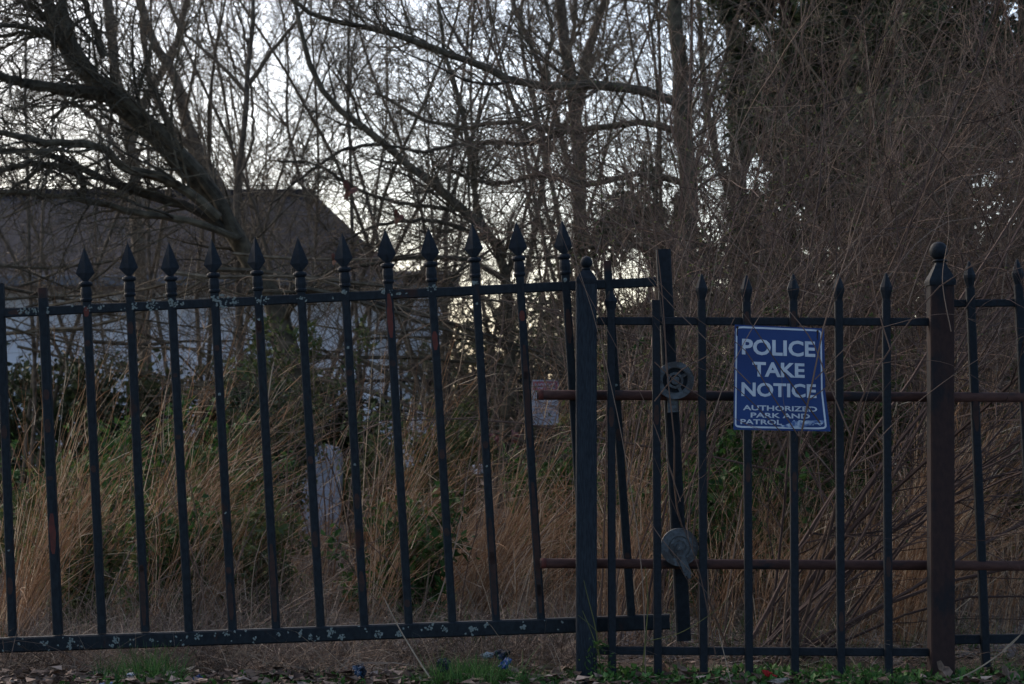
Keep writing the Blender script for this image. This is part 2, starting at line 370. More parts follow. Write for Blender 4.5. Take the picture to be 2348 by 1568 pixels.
def GY(px): return 6.20 - .12 * px / 1330.0
def GP(x, y): return P(x, y, GY(x))
def picket(root, top, bot, m, w=.0225, finial=None, rusts=(), broken=False, lichens=(), name='picket'):
    """top/bot: world points; finial sits on top"""
    top = np.array(top); bot = np.array(bot); ax = nrm(top - bot); b = MB()
    b.bar(bot, top, w, w, 0)
    mats = [m, M_rust, M_rustd, M_lichen]
    for (t0, t1, mi) in rusts:                 # flaked paint patches, a hair proud of the bar
        a = bot + (top - bot) * t0; c = bot + (top - bot) * t1
        n = 9; V = []; yv = np.array((0, -w / 2 - .0006, 0)); u = nrm(np.cross((0, 1, 0), ax))
        hw = w * .40
        for i in range(n):
            q = a + (c - a) * i / (n - 1); k = math.sin(math.pi * (i + .35) / (n - .3)) ** .4
            V += [q + yv - u * hw * k * rnd.uniform(.7, 1), q + yv + u * hw * k * rnd.uniform(.7, 1)]
        b.add(V, [[2 * i, 2 * i + 1, 2 * i + 3, 2 * i + 2] for i in range(n - 1)], mi)
    for (t, ww, hh) in lichens:
        q = bot + (top - bot) * t; b.lichen((q[0], q[1] - w / 2 - .0003, q[2]), ww, hh, rnd, 3)
    if broken:
        b.bar(top, top + ax * .030, w * .9, w * .9, 2)
    o = b.build(name, mats, root, bot)
    if finial is not None:
        f = bpy.data.objects.new('finial', finial); COL.objects.link(f); f.parent = o
        f.location = tuple(top - bot); f.rotation_euler = (0, math.atan2(ax[0], ax[2]), 0); WL[f.name] = top
        f.rotation_euler[2] = rnd.uniform(-.2, .2)
    return o

def gate():
    g = thing('sliding_gate', GP(700, 1560) * (1, 1, 0), 'black iron gate with big spearheads and lichen, tilted behind the left post', 'gate')
    tips = {2: (191, 560), 3: (291, 548), 4: (386, 548), 5: (483, 540), 6: (583, 535), 7: (683, 538), 8: (783, 527), 9: (881, 518), 10: (982, 515), 11: (1082, 505), 12: (1182, 502), 13: (1287, 498)}
    bots = [(29, 1458), (133, 1455), (234, 1452), (333, 1448), (433, 1446), (533, 1443), (633, 1440), (735, 1436), (835, 1433), (937, 1430), (1037, 1427), (1137, 1424), (1240, 1420), (1345, 1418), (1447, 1415)]
    tr = lambda x: 718 - .0477 * x                     # top rail line
    tops = [2, 100, 201, 300, 395, 494, 593, 690, 793, 893, 990, 1091, 1194, 1298, 1395]
    # rails
    lp = [(60, 45, 14), (92, 40, 22), (108, 20, 18), (205, 22, 14), (230, 12, 8), (310, 20, 16), (352, 34, 26), (400, 22, 14), (420, 10, 6), (510, 34, 34), (540, 24, 20), (604, 38, 24), (690, 20, 9), (885, 30, 18), (990, 22, 18), (915, 14, 6)]
    b = MB(); b.bar(GP(-220, tr(-220)), GP(1505, tr(1505)), .0265, .020)
    for x, w_, h_ in lp:
        q = GP(x, tr(x) - 1 - (9 if x in (885, 990) else 0)); b.lichen((q[0], q[1] - .0103, q[2]), w_ * SP, h_ * SP, rnd, 1)
    for k in range(14):
        x = rnd.uniform(0, 1000); q = GP(x, tr(x) + rnd.uniform(-8, 8)); b.lichen((q[0], q[1] - .0103, q[2]), .004, .004, rnd, 1, n=2)
    for x0, x1 in [(560, 675), (20, 70), (140, 190)]:
        V = []; n = 14
        for i in range(n):
            x = x0 + (x1 - x0) * i / (n - 1); k = math.sin(math.pi * (i + .3) / (n - .4)) ** .5 * .009
            q = GP(x, tr(x)); V += [(q[0], q[1] - .0106, q[2] - k * rnd.uniform(.5, 1)), (q[0], q[1] - .0106, q[2] + k * rnd.uniform(.5, 1))]
        b.add(V, [[2 * i, 2 * i + 2, 2 * i + 3, 2 * i + 1] for i in range(n - 1)], 2)
    b.build('top_rail', [M_gatem, M_lichen, M_rustd], g, GP(600, tr(600)))
    br = lambda x: 1479 - .0355 * x
    b = MB(); b.bar(GP(-220, br(-220)), GP(1535, br(1535)), .043, .034)
    lp = [(105, 20, 10), (165, 14, 18), (163, 12, 10), (258, 10, 8), (268, 16, 18), (456, 18, 18), (522, 14, 10), (586, 8, 6), (690, 8, 16), (712, 14, 14), (760, 20, 22), (785, 12, 14), (868, 22, 20), (915, 18, 16), (985, 22, 10), (1020, 18, 16), (1085, 22, 14), (1115, 14, 10), (1200, 14, 8), (350, 10, 7), (640, 9, 8), (730, 12, 8)]
    for x, w_, h_ in lp:
        q = GP(x, br(x) + rnd.uniform(-9, 9)); b.lichen((q[0], q[1] - .0173, q[2]), w_ * SP, h_ * SP, rnd, 1)
    for k in range(50):
        x = rnd.uniform(0, 1300); q = GP(x, br(x) + rnd.uniform(-15, 15)); b.lichen((q[0], q[1] - .0173, q[2]), .004, .004, rnd, 1, n=2)
    b.build('bottom_rail', [M_gatem, M_lichen], g, GP(600, br(600)))
    # pickets
    special = {2: [(.955, .985, 1)], 9: [(.84, .97, 1)], 10: [(.80, .855, 1)], 8: [(.10, .16, 2)], 1: [(.24, .36, 1), (.6, .64, 2)], 11: [(.02, .3, 2)], 12: [(.5, .8, 2), (.02, .4, 2), (.87, .9, 1)], 3: [(.02, .2, 2)], 5: [(.03, .14, 2)], 6: [(.02, .25, 2)], 13: [(.8, .9, 2)]}
    for i in range(15):
        bx, by = bots[i]; tx = tops[i]
        sl = (bx - tx) / (by - tr(tx))
        topy = tr(tx) - 42
        if i in tips:
            topy = tips[i][1] + .160 * 790 + 6; 
        elif i == 0: topy = 650
        elif i == 1: topy = 684
        elif i == 14: topy = 622
        topx = tx + sl * (topy - tr(tx)) 
        if i in tips: topx = .5 * topx + .5 * (tips[i][0] + sl * (topy - tips[i][1]))
        rz = [(t0, t1, m_) for t0, t1, m_ in special.get(i, [])]
        rz += [(t, t + rnd.uniform(.01, .05), 2) for t in [rnd.uniform(.05, .9) for _ in range(2)]]
        lz = [(rnd.uniform(.1, .95), .004, .004) for _ in range(rnd.choice((0, 0, 1, 2)))] + ([(.985, .016, .014)] if i in (5, 11, 13, 4, 8) else [])
        picket(g, GP(topx, topy), GP(bx, by), M_gatem, .0235 if i != 1 else .027, ME_BIG if i in tips else None, rz, broken=i in (1, 14), lichens=lz)
    # end stile, square tube
    b = MB(); a = P(1567, 1468, 6.12); c = P(1520, 572, 6.12); b.bar(a, c, .041, .036); b.build('end_post', [M_black], g, a)
    # roller wheels
    for k, (x, y, r) in enumerate([(1547, 872, 43), (1557, 1254, 43)]):
        c = P(x, y, 6.034); R_ = r * 1.0 / 807; b = MB()
        def ring(r0, r1, y0, y1, mi=0, n=36):
            V = []; 
            for rr, yy in ((r0, y0), (r1, y0), (r1, y1), (r0, y1)):
                V += [(c[0] + rr * math.cos(6.2832 * i / n), c[1] + yy, c[2] + rr * math.sin(6.2832 * i / n)) for i in range(n)]
            b.add(V, [[q * n + i, q * n + (i + 1) % n, ((q + 1) % 4) * n + (i + 1) % n, ((q + 1) % 4) * n + i] for q in range(4) for i in range(n)], mi)
        if k == 0:
            ring(R_ * .70, R_, -.010, -.006); ring(R_ * .66, R_ * .90, -.0062, .004); ring(R_ * .70, R_, .0042, .009)
            ring(R_ * .30, R_ * .44, -.008, -.002); ring(.001, R_ * .67, .002, .005, 1); ring(.001, R_ * .22, -.014, .002); 
            for a0 in (.5, 5.2): b.bar((c[0] + R_ * .2 * math.cos(a0), c[1] - .002, c[2] + R_ * .2 * math.sin(a0)), (c[0] + R_ * .68 * math.cos(a0), c[1] - .002, c[2] + R_ * .68 * math.sin(a0)), .009, .004)
        else:
            ring(R_ * .60, R_, -.010, -.006); ring(R_ * .02, R_ * .63, -.004, .002); ring(R_ * .60, R_, .0022, .009); ring(R_ * .36, R_ * .52, -.009, -.0042); ring(.001, R_ * .20, -.016, -.004)
        wv = b.build('roller_wheel', [M_wheel, M_black], g, c)
        b = MB(); e = P(1578, 1318, 6.02) if k else P(x + 8, y + 62, 6.03)
        if k == 1:
            s = P(1556, 1262, 6.015); b.bar(s, e, .021, .004); b.bar(e, e + nrm(e - s) * .010, .010, .004)
            b.build('bracket', M_wheel, wv, s)
        else:
            s = P(1540, 905, 6.045); b.bar(s, P(1543, 945, 6.045), .030, .006); b.build('bracket', M_wheel, wv, s)
gate()

def ballpost(root, x0, x1, yt, yb, ball, br_, m, capm, Y=6.0, flare=1.06, sink=.06):
    xm_t = (x0[0] + x0[1]) / 2; a = P((x1[0] + x1[1]) / 2, yb, Y); c = P(xm_t, yt, Y); wd = (x0[1] - x0[0]) * Y / F
    a = a.copy(); a[2] = -sink
    b = MB(); b.bar(a, c, wd, wd, 0, ch=.06); o = b.build('post', m, root, a)
    s = 1 / 811; bc = P(ball[0], ball[1], Y); R_ = br_ * s; k = MB(); hz = bc[2] - c[2]
    w2 = wd / 2
    # square cap: skirt, concave pyramid, neck, ball
    prof = [(w2 * flare, .0006), (w2 * flare * 1.03, .010), (w2 * flare, .016), (w2 * .62, .016 + (hz - R_ - .016) * .55), (w2 * .36, hz - R_ * 1.25)]
    k.lathe((c[0], c[1], c[2]), (0, 0, 1), [(r * 1.414, h) for r, h in prof], 4, phase=math.pi / 4)
    k.lathe((c[0], c[1], c[2]), (0, 0, 1), [(R_ * .55, hz - R_ * 1.30), (R_ * .78, hz - R_ * 1.16), (R_ * .78, hz - R_ * 1.04), (R_ * .5, hz - R_ * .9)], 20)
    sp = [(R_ * math.sin(math.pi * i / 14), -R_ * math.cos(math.pi * i / 14)) for i in range(1, 14)]
    k.lathe(bc, (0, 0, 1), sp, 24)
    co = k.build('post_cap', capm, o, c)
    for p in co.data.polygons: p.use_smooth = len(p.vertices) == 4 and p.area < 3e-5
    return o

def fixed_fence():
    Y = 6.0
    f = thing('iron_fence', P(1750, 1560, Y) * (1, 1, 0), 'short black iron fence between ball topped posts, blue sign on its pickets', 'fence')
    ballpost(f, (1320, 1367), (1319, 1369), 652, 1560, (1344, 601), 14, M_oldpost, M_black, flare=.98)
    po = ballpost(f, (2128, 2182), (2127, 2186), 655, 1560, (2151, 575), 21, M_rustpost, M_black, flare=1.10)
    po['label'] = 'rusty brown post with a large ball on its cap'
    for y, nm, w_ in ((736, 'top_rail', .0225), (1491, 'bottom_rail', .0225)):
        b = MB(); b.bar(P(1369, y, Y + .004), P(2127, y + (2 if y < 1000 else 4), Y + .004), w_, .018); b.build(nm, M_black, f, P(1700, y, Y))
    tp = [(1400, 700, 0), (1503, 688, 0), (1608, 690, 1), (1711, 692, 1), (1818, 690, 1), (1922, 690, 1), (2031, 688, 1)]
    bx = [1403, 1508, 1613, 1717, 1822, 1928, 2037]
    for (x, y, fl), b_ in zip(tp, bx):
        a = P(b_, 1590, Y - .006); a[2] = -.02
        rz = [(rnd.uniform(.1, .8), 0, 2)]; rz = [(t, t + .05, m_) for t, _, m_ in rz]
        if x in (1711, 1818): rz.append((.93, .975, 2))
        o = picket(f, P(x, y, Y - .006), a, M_black, .0222, ME_SM if fl else None, rz)
        if not fl:
            k = MB(); q = P(x, y, Y - .006); k.lathe(q, (0, 0, 1), [(.0105 * 1.2, -.012), (.0175 * 1.1, .012 if x == 1400 else .004), (.012, .028), (.006, .04)], 8, phase=.39)
            if x == 1400: k.build('finial', M_black, o, q)
fixed_fence()

def right_panel():
    Y = 6.07
    f = thing('leaning_fence_panel', P(2290, 1540, Y) * (1, 1, 0), 'leaning black iron panel at the right edge, beyond the rusty post', 'fence')
    for y, nm in ((696, 'top_rail'), (1466, 'bottom_rail')):
        b = MB(); b.bar(P(2150, y, Y + .006), P(2560, y - 4, Y + .006), .021 if y < 1000 else .026, .018); b.build(nm, M_black, f, P(2300, y, Y))
    for (x, y), (u, v) in [((2223, 660), (2260, 1528)), ((2334, 655), (2376, 1525)), ((2440, 652), (2485, 1520))]:
        picket(f, P(x, y, Y - .006), P(u, v, Y - .006), M_black, .0235, ME_SM, [(.62, .72, 2)])
right_panel()

def pipe(name, y, x0, label):
    t = MB(); a = P(x0, y, 6.06); c = P(2700, y + 8, 6.06); r = .0142
    n = 18; t.lathe(a, c - a, [(r * .80, 0.012), (r * .80, -.0005), (r, -.0005), (r, .02), (r, float(np.linalg.norm(c - a)))], n)
    # rust bloom at the open end
    t.lathe(a + nrm(c - a) * .004, c - a, [(r + .0004, 0), (r + .0007, .006), (r + .0004, .014)], n, 1)
    o = t.build(name, [M_pipe, M_rust], None, a, smooth=False); setprops(o, label, 'pipe', 'rusty horizontal pipes')
    for p in o.data.polygons: p.use_smooth = len(p.vertices) == 4
pipe('rusty_pipe', 905, 1231, 'upper rusty pipe running level behind the blue sign')
pipe('rusty_pipe', 1291, 1238, 'lower rusty pipe running level near the grass behind the fence')

# ---------------------------------------------------------------- blue sign
def text_geo(body, off=.0):
    cu = bpy.data.curves.new('t', 'FONT'); cu.body = body; cu.size = 1; cu.offset = off; cu.resolution_u = 3
    ob = bpy.data.objects.new('t', cu); COL.objects.link(ob); dg = bpy.context.evaluated_depsgraph_get(); dg.update()
    me = bpy.data.meshes.new_from_object(ob.evaluated_get(dg)); V = np.array([v.co[:] for v in me.vertices]); Fs = [list(p.vertices) for p in me.polygons]
    bpy.data.objects.remove(ob); bpy.data.curves.remove(cu); bpy.data.meshes.remove(me)
    V = V[:, :2]; V -= V.min(0); V /= V.max(0); return V, Fs
def sign():
    C = {k: P(*p) for k, p in dict(TL=(1684, 744, 5.981), TR=(1889, 753, 5.981), BL=(1681, 985, 5.981), BR=(1893, 989, 5.981)).items()}
    def S(u, v, d=0):
        p = (C['TL'] * (1 - u) + C['TR'] * u) * (1 - v) + (C['BL'] * (1 - u) + C['BR'] * u) * v
        bend = max(0, u - .75) * max(0, v - .62)
        p = p + np.array((bend * .115, -bend * .16 - d, 0)) + np.array((0, -.0022 * math.sin(3.1 * v) * math.sin(2.5 * u), 0)); return p
    s = thing('blue_sign', S(.5, .5), 'blue metal sign with white police notice lettering, wired to the fence', 'sign')
    def grid(name, d0, m, nu=24, nv=28, th=.0012):
        b = MB(); V = [S(i / nu, j / nv, d0) for j in range(nv + 1) for i in range(nu + 1)]; n = len(V)
        V2 = [S(i / nu, j / nv, d0 - th) for j in range(nv + 1) for i in range(nu + 1)]
        Fs = []; k = nu + 1
        for j in range(nv):
            for i in range(nu): q = [j * k + i, (j + 1) * k + i, (j + 1) * k + i + 1, j * k + i + 1]; Fs.append(q); Fs.append([n + x for x in q[::-1]])
        for i in range(nu): Fs += [[i, i + 1, n + i + 1, n + i], [nv * k + i, n + nv * k + i, n + nv * k + i + 1, nv * k + i + 1]]
        for j in range(nv): Fs += [[j * k, n + j * k, n + (j + 1) * k, (j + 1) * k], [j * k + nu, (j + 1) * k + nu, n + (j + 1) * k + nu, n + j * k + nu]]
        b.add(V + V2, Fs); return b
    b = grid('panel', 0, M_blue); b.build('sign_panel', M_blue, s, S(.5, .5))
    # border
    b = MB(); u0, u1, v0, v1, rc = .022, .962, .022, .972, .03; path = []
    def arc(cu, cv, a0):
        for k in range(6): a = a0 + math.pi / 2 * k / 5; path.append((cu + rc * math.cos(a), cv + rc * .85 * math.sin(a)))
    def edge(a, c, n=20):
        for k in range(1, n): path.append((a[0] + (c[0] - a[0]) * k / n, a[1] + (c[1] - a[1]) * k / n))
    arc(u1 - rc, v1 - rc, 0); edge((u1 - rc, v1), (u0 + rc, v1)); arc(u0 + rc, v1 - rc, math.pi / 2); edge((u0, v1 - rc), (u0, v0 + rc)); arc(u0 + rc, v0 + rc, math.pi); edge((u0 + rc, v0), (u1 - rc, v0)); arc(u1 - rc, v0 + rc, 1.5 * math.pi); edge((u1, v0 + rc), (u1, v1 - rc))
    n = len(path); cen = (.5, .5); V = []
    for i in range(n):
        a = path[i - 1]; c = path[(i + 1) % n]; t = np.array((c[0] - a[0], c[1] - a[1])); t /= np.linalg.norm(t) + 1e-9; nn = np.array((-t[1], t[0])) * .0085
        V += [S(path[i][0] + nn[0], path[i][1] + nn[1], .0007), S(path[i][0] - nn[0], path[i][1] - nn[1], .0007)]
    b.add(V, [[2 * i, 2 * i + 1, (2 * i + 3) % (2 * n), (2 * i + 2) % (2 * n)] for i in range(n)]); b.build('border', M_white, s, S(.5, .5))
    for body, u0, u1, v0, v1, off in [('POLICE', .083, .895, .130, .283, .028), ('TAKE', .200, .775, .347, .487, .03), ('NOTICE', .082, .898, .545, .680, .028), ('AUTHORIZED', .100, .895, .762, .812, .022), ('PARK AND', .185, .820, .833, .880, .022), ('PATROL', .075, .525, .897, .945, .022), ('AREA', .61, .92, .897, .944, .02)]:
        V, Fs = text_geo(body, off); b = MB(); b.add([S(u0 + (u1 - u0) * x, v1 - (v1 - v0) * y, .0009) for x, y in V], Fs)
        b.build('lettering', M_white if body != 'AREA' else M_scrape, s, S((u0 + u1) / 2, (v0 + v1) / 2))
    # scraped bare smear over the last word
    top = [(.50, .945), (.55, .948), (.60, .93), (.66, .905), (.74, .908), (.82, .900), (.90, .893), (.95, .895), (.955, .91), (.92, .915)]
    bot = [(.50, .95), (.53, .965), (.60, .972), (.68, .974), (.76, .968), (.80, .945), (.84, .925), (.88, .915), (.925, .935), (.925, .918)]
    b = MB(); V = [];
    for (a, c), (e, f_) in zip(top, bot): V += [S(a, c, .0011), S(e, f_, .0011)]
    b.add(V, [[2 * i, 2 * i + 1, 2 * i + 3, 2 * i + 2] for i in range(len(top) - 1)]); b.build('scraped_patch', M_scrape, s, S(.8, .93))
    for u, v in ((.03, .025), (.925, .03)):
        b = MB(); c = S(u, v, .0012); b.lathe(c, (0, -1, 0), [(.0035, 0), (.0035, .001), (.001, .0014)], 8)
        V = []
        for k in range(8): V += [S(u - .007 + .002 * math.sin(k), v + .012 * k, .0013), S(u + .008 * (1 - k / 9), v + .012 * k, .0013)]
        b.add(V, [[2 * i, 2 * i + 1, 2 * i + 3, 2 * i + 2] for i in range(7)]); b.build('rusty_bolt', M_rustd, s, c)
sign()

# ---------------------------------------------------------------- far fence and small notice
def far_fence():
    Y = 18.0; s = Y / F
    f = thing('back_fence', (GX(900, Y), Y, 0), 'far black iron fence with small spear tips, seen through the gate bars', 'fence')
    x0, x1 = 540, 1330
    for y, nm in ((873, 'top_rail'), (1115, 'bottom_rail')):
        b = MB(); b.bar(P(x0, y, Y), P(x1, y, Y), .03, .02); b.build(nm, M_black, f, P(900, y, Y))
    src = None
    x = x0 + 10
    me = bpy.data.meshes.new('far_picket'); b = MB(); b.bar((0, 0, 0), (0, 0, 1.09), .021, .021); b.lathe((0, 0, 1.09), (0, 0, 1), [(.011, 0), (.02, .02), (.012, .045), (.001, .075)], 4)
    me.from_pydata(b.v, [], b.f); me.materials.append(M_black); me.update()
    while x < x1: link('picket', me, f, (GX(x, Y), Y + .02, 0)); x += 33.5
far_fence()
def notice():
    Y = 13.4; a = P(1219, 871, Y); c = P(1280, 974, Y); w_ = c[0] - a[0]; h = a[2] - c[2]
    s = thing('notice_sign', (a[0] + w_ / 2, Y, c[2]), 'small white notice with a faded red heading, beyond the fence left of the post', 'sign')
    M_pw = plain('faded_white', (.42, .43, .47), .7, 30, (.30, .32, .36)); M_pr = plain('faded_red', (.36, .10, .12), .7, 30, (.26, .08, .10)); M_ink = plain('faded_ink', (.20, .17, .20), .8)
    b = MB(); b.bar((a[0] + w_ / 2, Y, c[2]), (a[0] + w_ / 2, Y, a[2]), w_, .004); b.build('sign_panel', M_pw, s, (a[0], Y, c[2]))
    b = MB(); b.bar((a[0] + w_ / 2, Y + .018, -.05), (a[0] + w_ / 2, Y + .018, a[2] - .02), .022, .02); b.build('stake', M_bark2, s, (a[0], Y, 0))
    b = MB(); b.bar((a[0] + w_ / 2, Y - .003, a[2] - h * .23), (a[0] + w_ / 2, Y - .003, a[2] - h * .03), w_ * .94, .002); b.build('header', M_pr, s, (a[0], Y, a[2]))
    V, Fs = text_geo('NOTICE', .02); b = MB(); b.add([(a[0] + w_ * (.12 + .76 * x), Y - .0045, a[2] - h * .20 + h * .13 * y) for x, y in V], Fs); b.build('lettering', M_pw, s, (a[0], Y, a[2]))
    b = MB()
    for k in range(8):
        z = a[2] - h * (.36 + .075 * k); x = a[0] + w_ * .1
        while x < a[0] + w_ * .85:
            l_ = rnd.uniform(.012, .03); b.bar((x, Y - .003, z), (x + l_, Y - .003, z), h * .025, .001); x += l_ + .008
    b.build('print', M_ink, s, (a[0], Y, a[2]))
notice()

# ================================================================ TREES
def tree(name, guides, mb, mt, label, gens, seed, group=None, leaf=None, extra=None):
    """guides: list of (pts world (n,3), r0, r1); first is the trunk"""
    r = np.random.default_rng(seed); base = np.array(guides[0][0][0], float).copy(); base[2] = 0
    t = thing(name, base, label, 'tree' if 'tree' in name else 'shrub', group)
    big = []
    for pts, r0, r1 in guides:
        n = 22; q = resample(pts, n); q[1:-1] += r.normal(size=(n - 2, 3)) * (.12 * r1 + .003)
        big.append((q[None], (np.linspace(1, 0, n) ** .8 * (r0 - r1) + r1)[None] * r.uniform(.93, 1.08, (1, n)), 8))
    V, Fq = tubes(big[:1], rng=r); link('trunk', mesh_np('trunk', V - base, Fq, mb, smooth=True), t, base)
    cur = [(b[0], b[1]) for b in big]; groups = list(big[1:]); allt = []
    PT = np.concatenate([c[0] for c in cur]); RR = np.concatenate([c[1] for c in cur])
    for g in gens:
        PT, RR = grow(PT, RR, rng=r, **g); 
        groups.append((PT, RR, 4 if g['rmax'] > .008 else 3)); allt.append(PT)
    V, Fq = tubes(groups, rng=r); link('branches', mesh_np('branches', V - base, Fq, mt, smooth=False), t, base)
    if leaf:
        m, n, size, gi = leaf; src = allt[gi]
        i = r.integers(0, len(src), n); k = r.integers(1, src.shape[1], n); C = src[i, k] + r.normal(size=(n, 3)) * .02
        V, Fc = leaves(C, size, r); link('foliage', mesh_np('foliage', V - base, Fc, m), t, base)
    return t
def G(pts, Y, r0, r1, dY=0.0):
    n = len(pts); return ([P(x, y, Y + dY * i / max(n - 1, 1)) for i, (x, y) in enumerate(pts)], r0, r1)
def gens(d1=5, l1=(.5, 1.3), d2=7, l2=(.25, .6), d3=14, l3=(.06, .30), ang=(.45, 1.0), trop=(0, 0, .05), wig=.12, tw=.0022, m1=.011):
    return [dict(dens=d1, lenr=l1, ang=ang, N=9, rs=.4, rmin=.004, rmax=m1, wig=wig, trop=trop),
            dict(dens=d2, lenr=l2, ang=(.4, 1.1), N=6, rs=.6, rmin=tw * 1.3, rmax=.006, wig=wig * 1.2, trop=trop),
            dict(dens=d3, lenr=l3, ang=(.4, 1.2), N=4, rs=.7, rmin=tw * .75, rmax=tw * 1.2, wig=wig * 1.3, trop=(0, 0, .03))]

tree('leaning_tree', [
    G([(700, 1240), (690, 1000), (660, 800), (615, 660), (560, 570), (520, 515), (470, 445), (420, 385), (365, 325), (300, 265), (240, 212), (170, 140), (125, 60), (95, -60)], 13, .074, .036),
    G([(545, 550), (500, 460), (455, 395), (400, 335), (345, 283), (290, 232), (230, 185), (180, 125), (150, 50), (140, -60)], 12.9, .042, .024),
    G([(540, 545), (440, 508), (330, 490), (180, 458), (20, 440), (-80, 445)], 12.8, .025, .010, -.4),
    G([(500, 500), (420, 432), (350, 402), (285, 385), (240, 347), (190, 330), (100, 325), (0, 305), (-90, 300)], 12.8, .034, .015, -.6),
    G([(530, 530), (430, 475), (345, 450), (270, 425), (170, 380), (100, 352), (0, 348), (-90, 365)], 12.9, .028, .012, -.3),
    G([(240, 215), (190, 212), (120, 200), (60, 192), (10, 178), (-60, 130)], 13, .045, .018, -.5),
    G([(195, 170), (130, 90), (60, 60), (0, 62), (-60, 70)], 13, .022, .010, -.5),
    G([(210, 180), (150, 100), (80, 78), (20, 80), (-60, 100)], 13.1, .020, .010, -.2),
    G([(130, 110), (100, 40), (30, -10), (-40, -30)], 13.1, .025, .010, -.2),
    G([(240, 130), (215, 60), (190, -10), (180, -60)], 13.1, .025, .016, -.2),
    G([(185, 455), (192, 420), (160, 388), (80, 375), (0, 395), (-60, 420)], 12.7, .024, .010, -.3),
    G([(100, 385), (60, 410), (20, 440), (-30, 470)], 12.7, .014, .008, -.3),
], M_bark, M_bark, 'dark leaning tree, its trunk slanting up left across the house roof', gens(12, (.35, 1.2), 13, (.2, .7), 19, (.05, .28), tw=.0024, trop=(-.03, 0, -.02)), 1)

tree('upright_tree', [
    G([(560, 1150), (550, 800), (545, 560), (541, 440), (548, 380), (560, 300), (565, 210), (575, 120), (580, 40), (578, -60)], 15, .032, .014),
    G([(563, 205), (600, 150), (640, 95), (690, 30), (720, -60)], 15, .018, .006),
    G([(562, 208), (525, 170), (480, 125), (420, 70), (380, -20)], 15, .016, .006),
    G([(540, 165), (525, 110), (500, 60), (480, -20)], 15, .010, .005),
    G([(575, 130), (555, 60), (530, -10)], 15, .010, .005),
    G([(548, 400), (575, 340), (580, 250), (575, 200)], 14.9, .012, .008),
], M_bark2, M_twig, 'slim upright tree with a fan of thin branches against the sky', gens(6, (.3, 1.1), 9, (.15, .55), 13, (.06, .25), ang=(.3, .8), tw=.002), 2)

tree('arching_tree', [
    G([(1150, 1160), (1165, 900), (1165, 700), (1135, 560), (1060, 482), (960, 395), (860, 312), (760, 235), (705, 130), (670, -50)], 14, .045, .012),
    G([(1135, 560), (1050, 520), (960, 505), (860, 520), (770, 560)], 14, .018, .007, -.3),
    G([(1150, 590), (1100, 500), (1080, 380), (1060, 260), (1020, 120), (1000, -40)], 14.1, .022, .010),
    G([(1060, 482), (940, 470), (830, 440), (730, 380), (640, 370)], 14, .016, .007, -.3),
    G([(880, 330), (800, 340), (700, 400), (620, 470)], 14, .013, .006, -.3),
    G([(1165, 650), (1080, 600), (960, 590), (830, 610), (700, 640)], 13.9, .020, .008, -.3),
    G([(1100, 540), (1040, 640), (980, 720)], 13.9, .010, .005, -.3),
], M_bark, M_bark, 'bare tree arching left over the middle of the gate', gens(11, (.4, 1.3), 10, (.2, .6), 15, (.05, .26), wig=.14), 3)

tree('limbed_tree', [
    G([(1600, 1180), (1590, 900), (1580, 600), (1572, 350), (1555, 160), (1545, 20), (1540, -80)], 12, .065, .04),
    G([(1565, 240), (1500, 215), (1430, 200), (1330, 193), (1260, 200), (1180, 185), (1100, 150), (1040, 128), (960, 103), (880, 72), (800, 55), (700, 25), (640, -30)], 12, .030, .011, -.4),
    G([(1570, 300), (1480, 283), (1380, 290), (1280, 300), (1180, 280), (1060, 290), (960, 270), (860, 210)], 12, .022, .008, .4),
    G([(1260, 200), (1250, 150), (1265, 80), (1240, -30)], 11.9, .016, .008),
    G([(1300, 300), (1200, 330), (1100, 325), (980, 345), (880, 330)], 12.2, .016, .007),
    G([(1570, 420), (1460, 400), (1350, 420), (1240, 400), (1120, 420), (1000, 380)], 12.1, .022, .008, .3),
    G([(1570, 600), (1480, 570), (1380, 560), (1260, 590), (1140, 580)], 12.1, .018, .007, .3),
], M_bark, M_bark, 'dark tree with long level limbs reaching left above the ball post', gens(11, (.4, 1.2), 10, (.2, .6), 15, (.05, .26), wig=.14), 4)

tree('forked_tree', [
    G([(1335, 1100), (1332, 700), (1330, 420), (1326, 300), (1312, 200), (1295, 90), (1275, -60)], 18, .070, .042),
    G([(1322, 250), (1345, 130), (1375, 40), (1400, -60)], 18, .045, .03),
    G([(1330, 480), (1290, 330), (1240, 160), (1180, 20), (1160, -60)], 18, .03, .015),
], M_bark2, M_twig, 'grey forked trunk rising just above the small ball post', gens(6, (.6, 1.6), 6, (.3, .8), 7, (.12, .4), tw=.003), 5)
tree('straight_tree', [
    G([(1700, 1100), (1695, 700), (1690, 300), (1680, 100), (1672, -80)], 17, .080, .055),
    G([(1690, 420), (1760, 260), (1830, 80), (1850, -80)], 17, .04, .02),
    G([(1692, 500), (1640, 350), (1610, 150), (1600, -60)], 17, .035, .015),
], M_bark, M_twig, 'thick dark straight trunk behind the thicket, above the blue sign', gens(7, (.6, 1.6), 7, (.3, .8), 7, (.12, .4), tw=.003), 6)
tree('slanting_tree', [
    G([(660, 1120), (640, 800), (600, 600), (545, 500), (480, 385), (430, 290), (410, 190), (350, 90), (300, -60)], 20, .075, .035),
    G([(480, 385), (400, 300), (350, 200), (330, 80), (330, -60)], 20, .04, .02),
], M_bark2, M_twig, 'grey slanting tree just behind and right of the dark leaning trunk', gens(5, (.6, 1.6), 6, (.3, .8), 7, (.12, .4), tw=.003), 7)
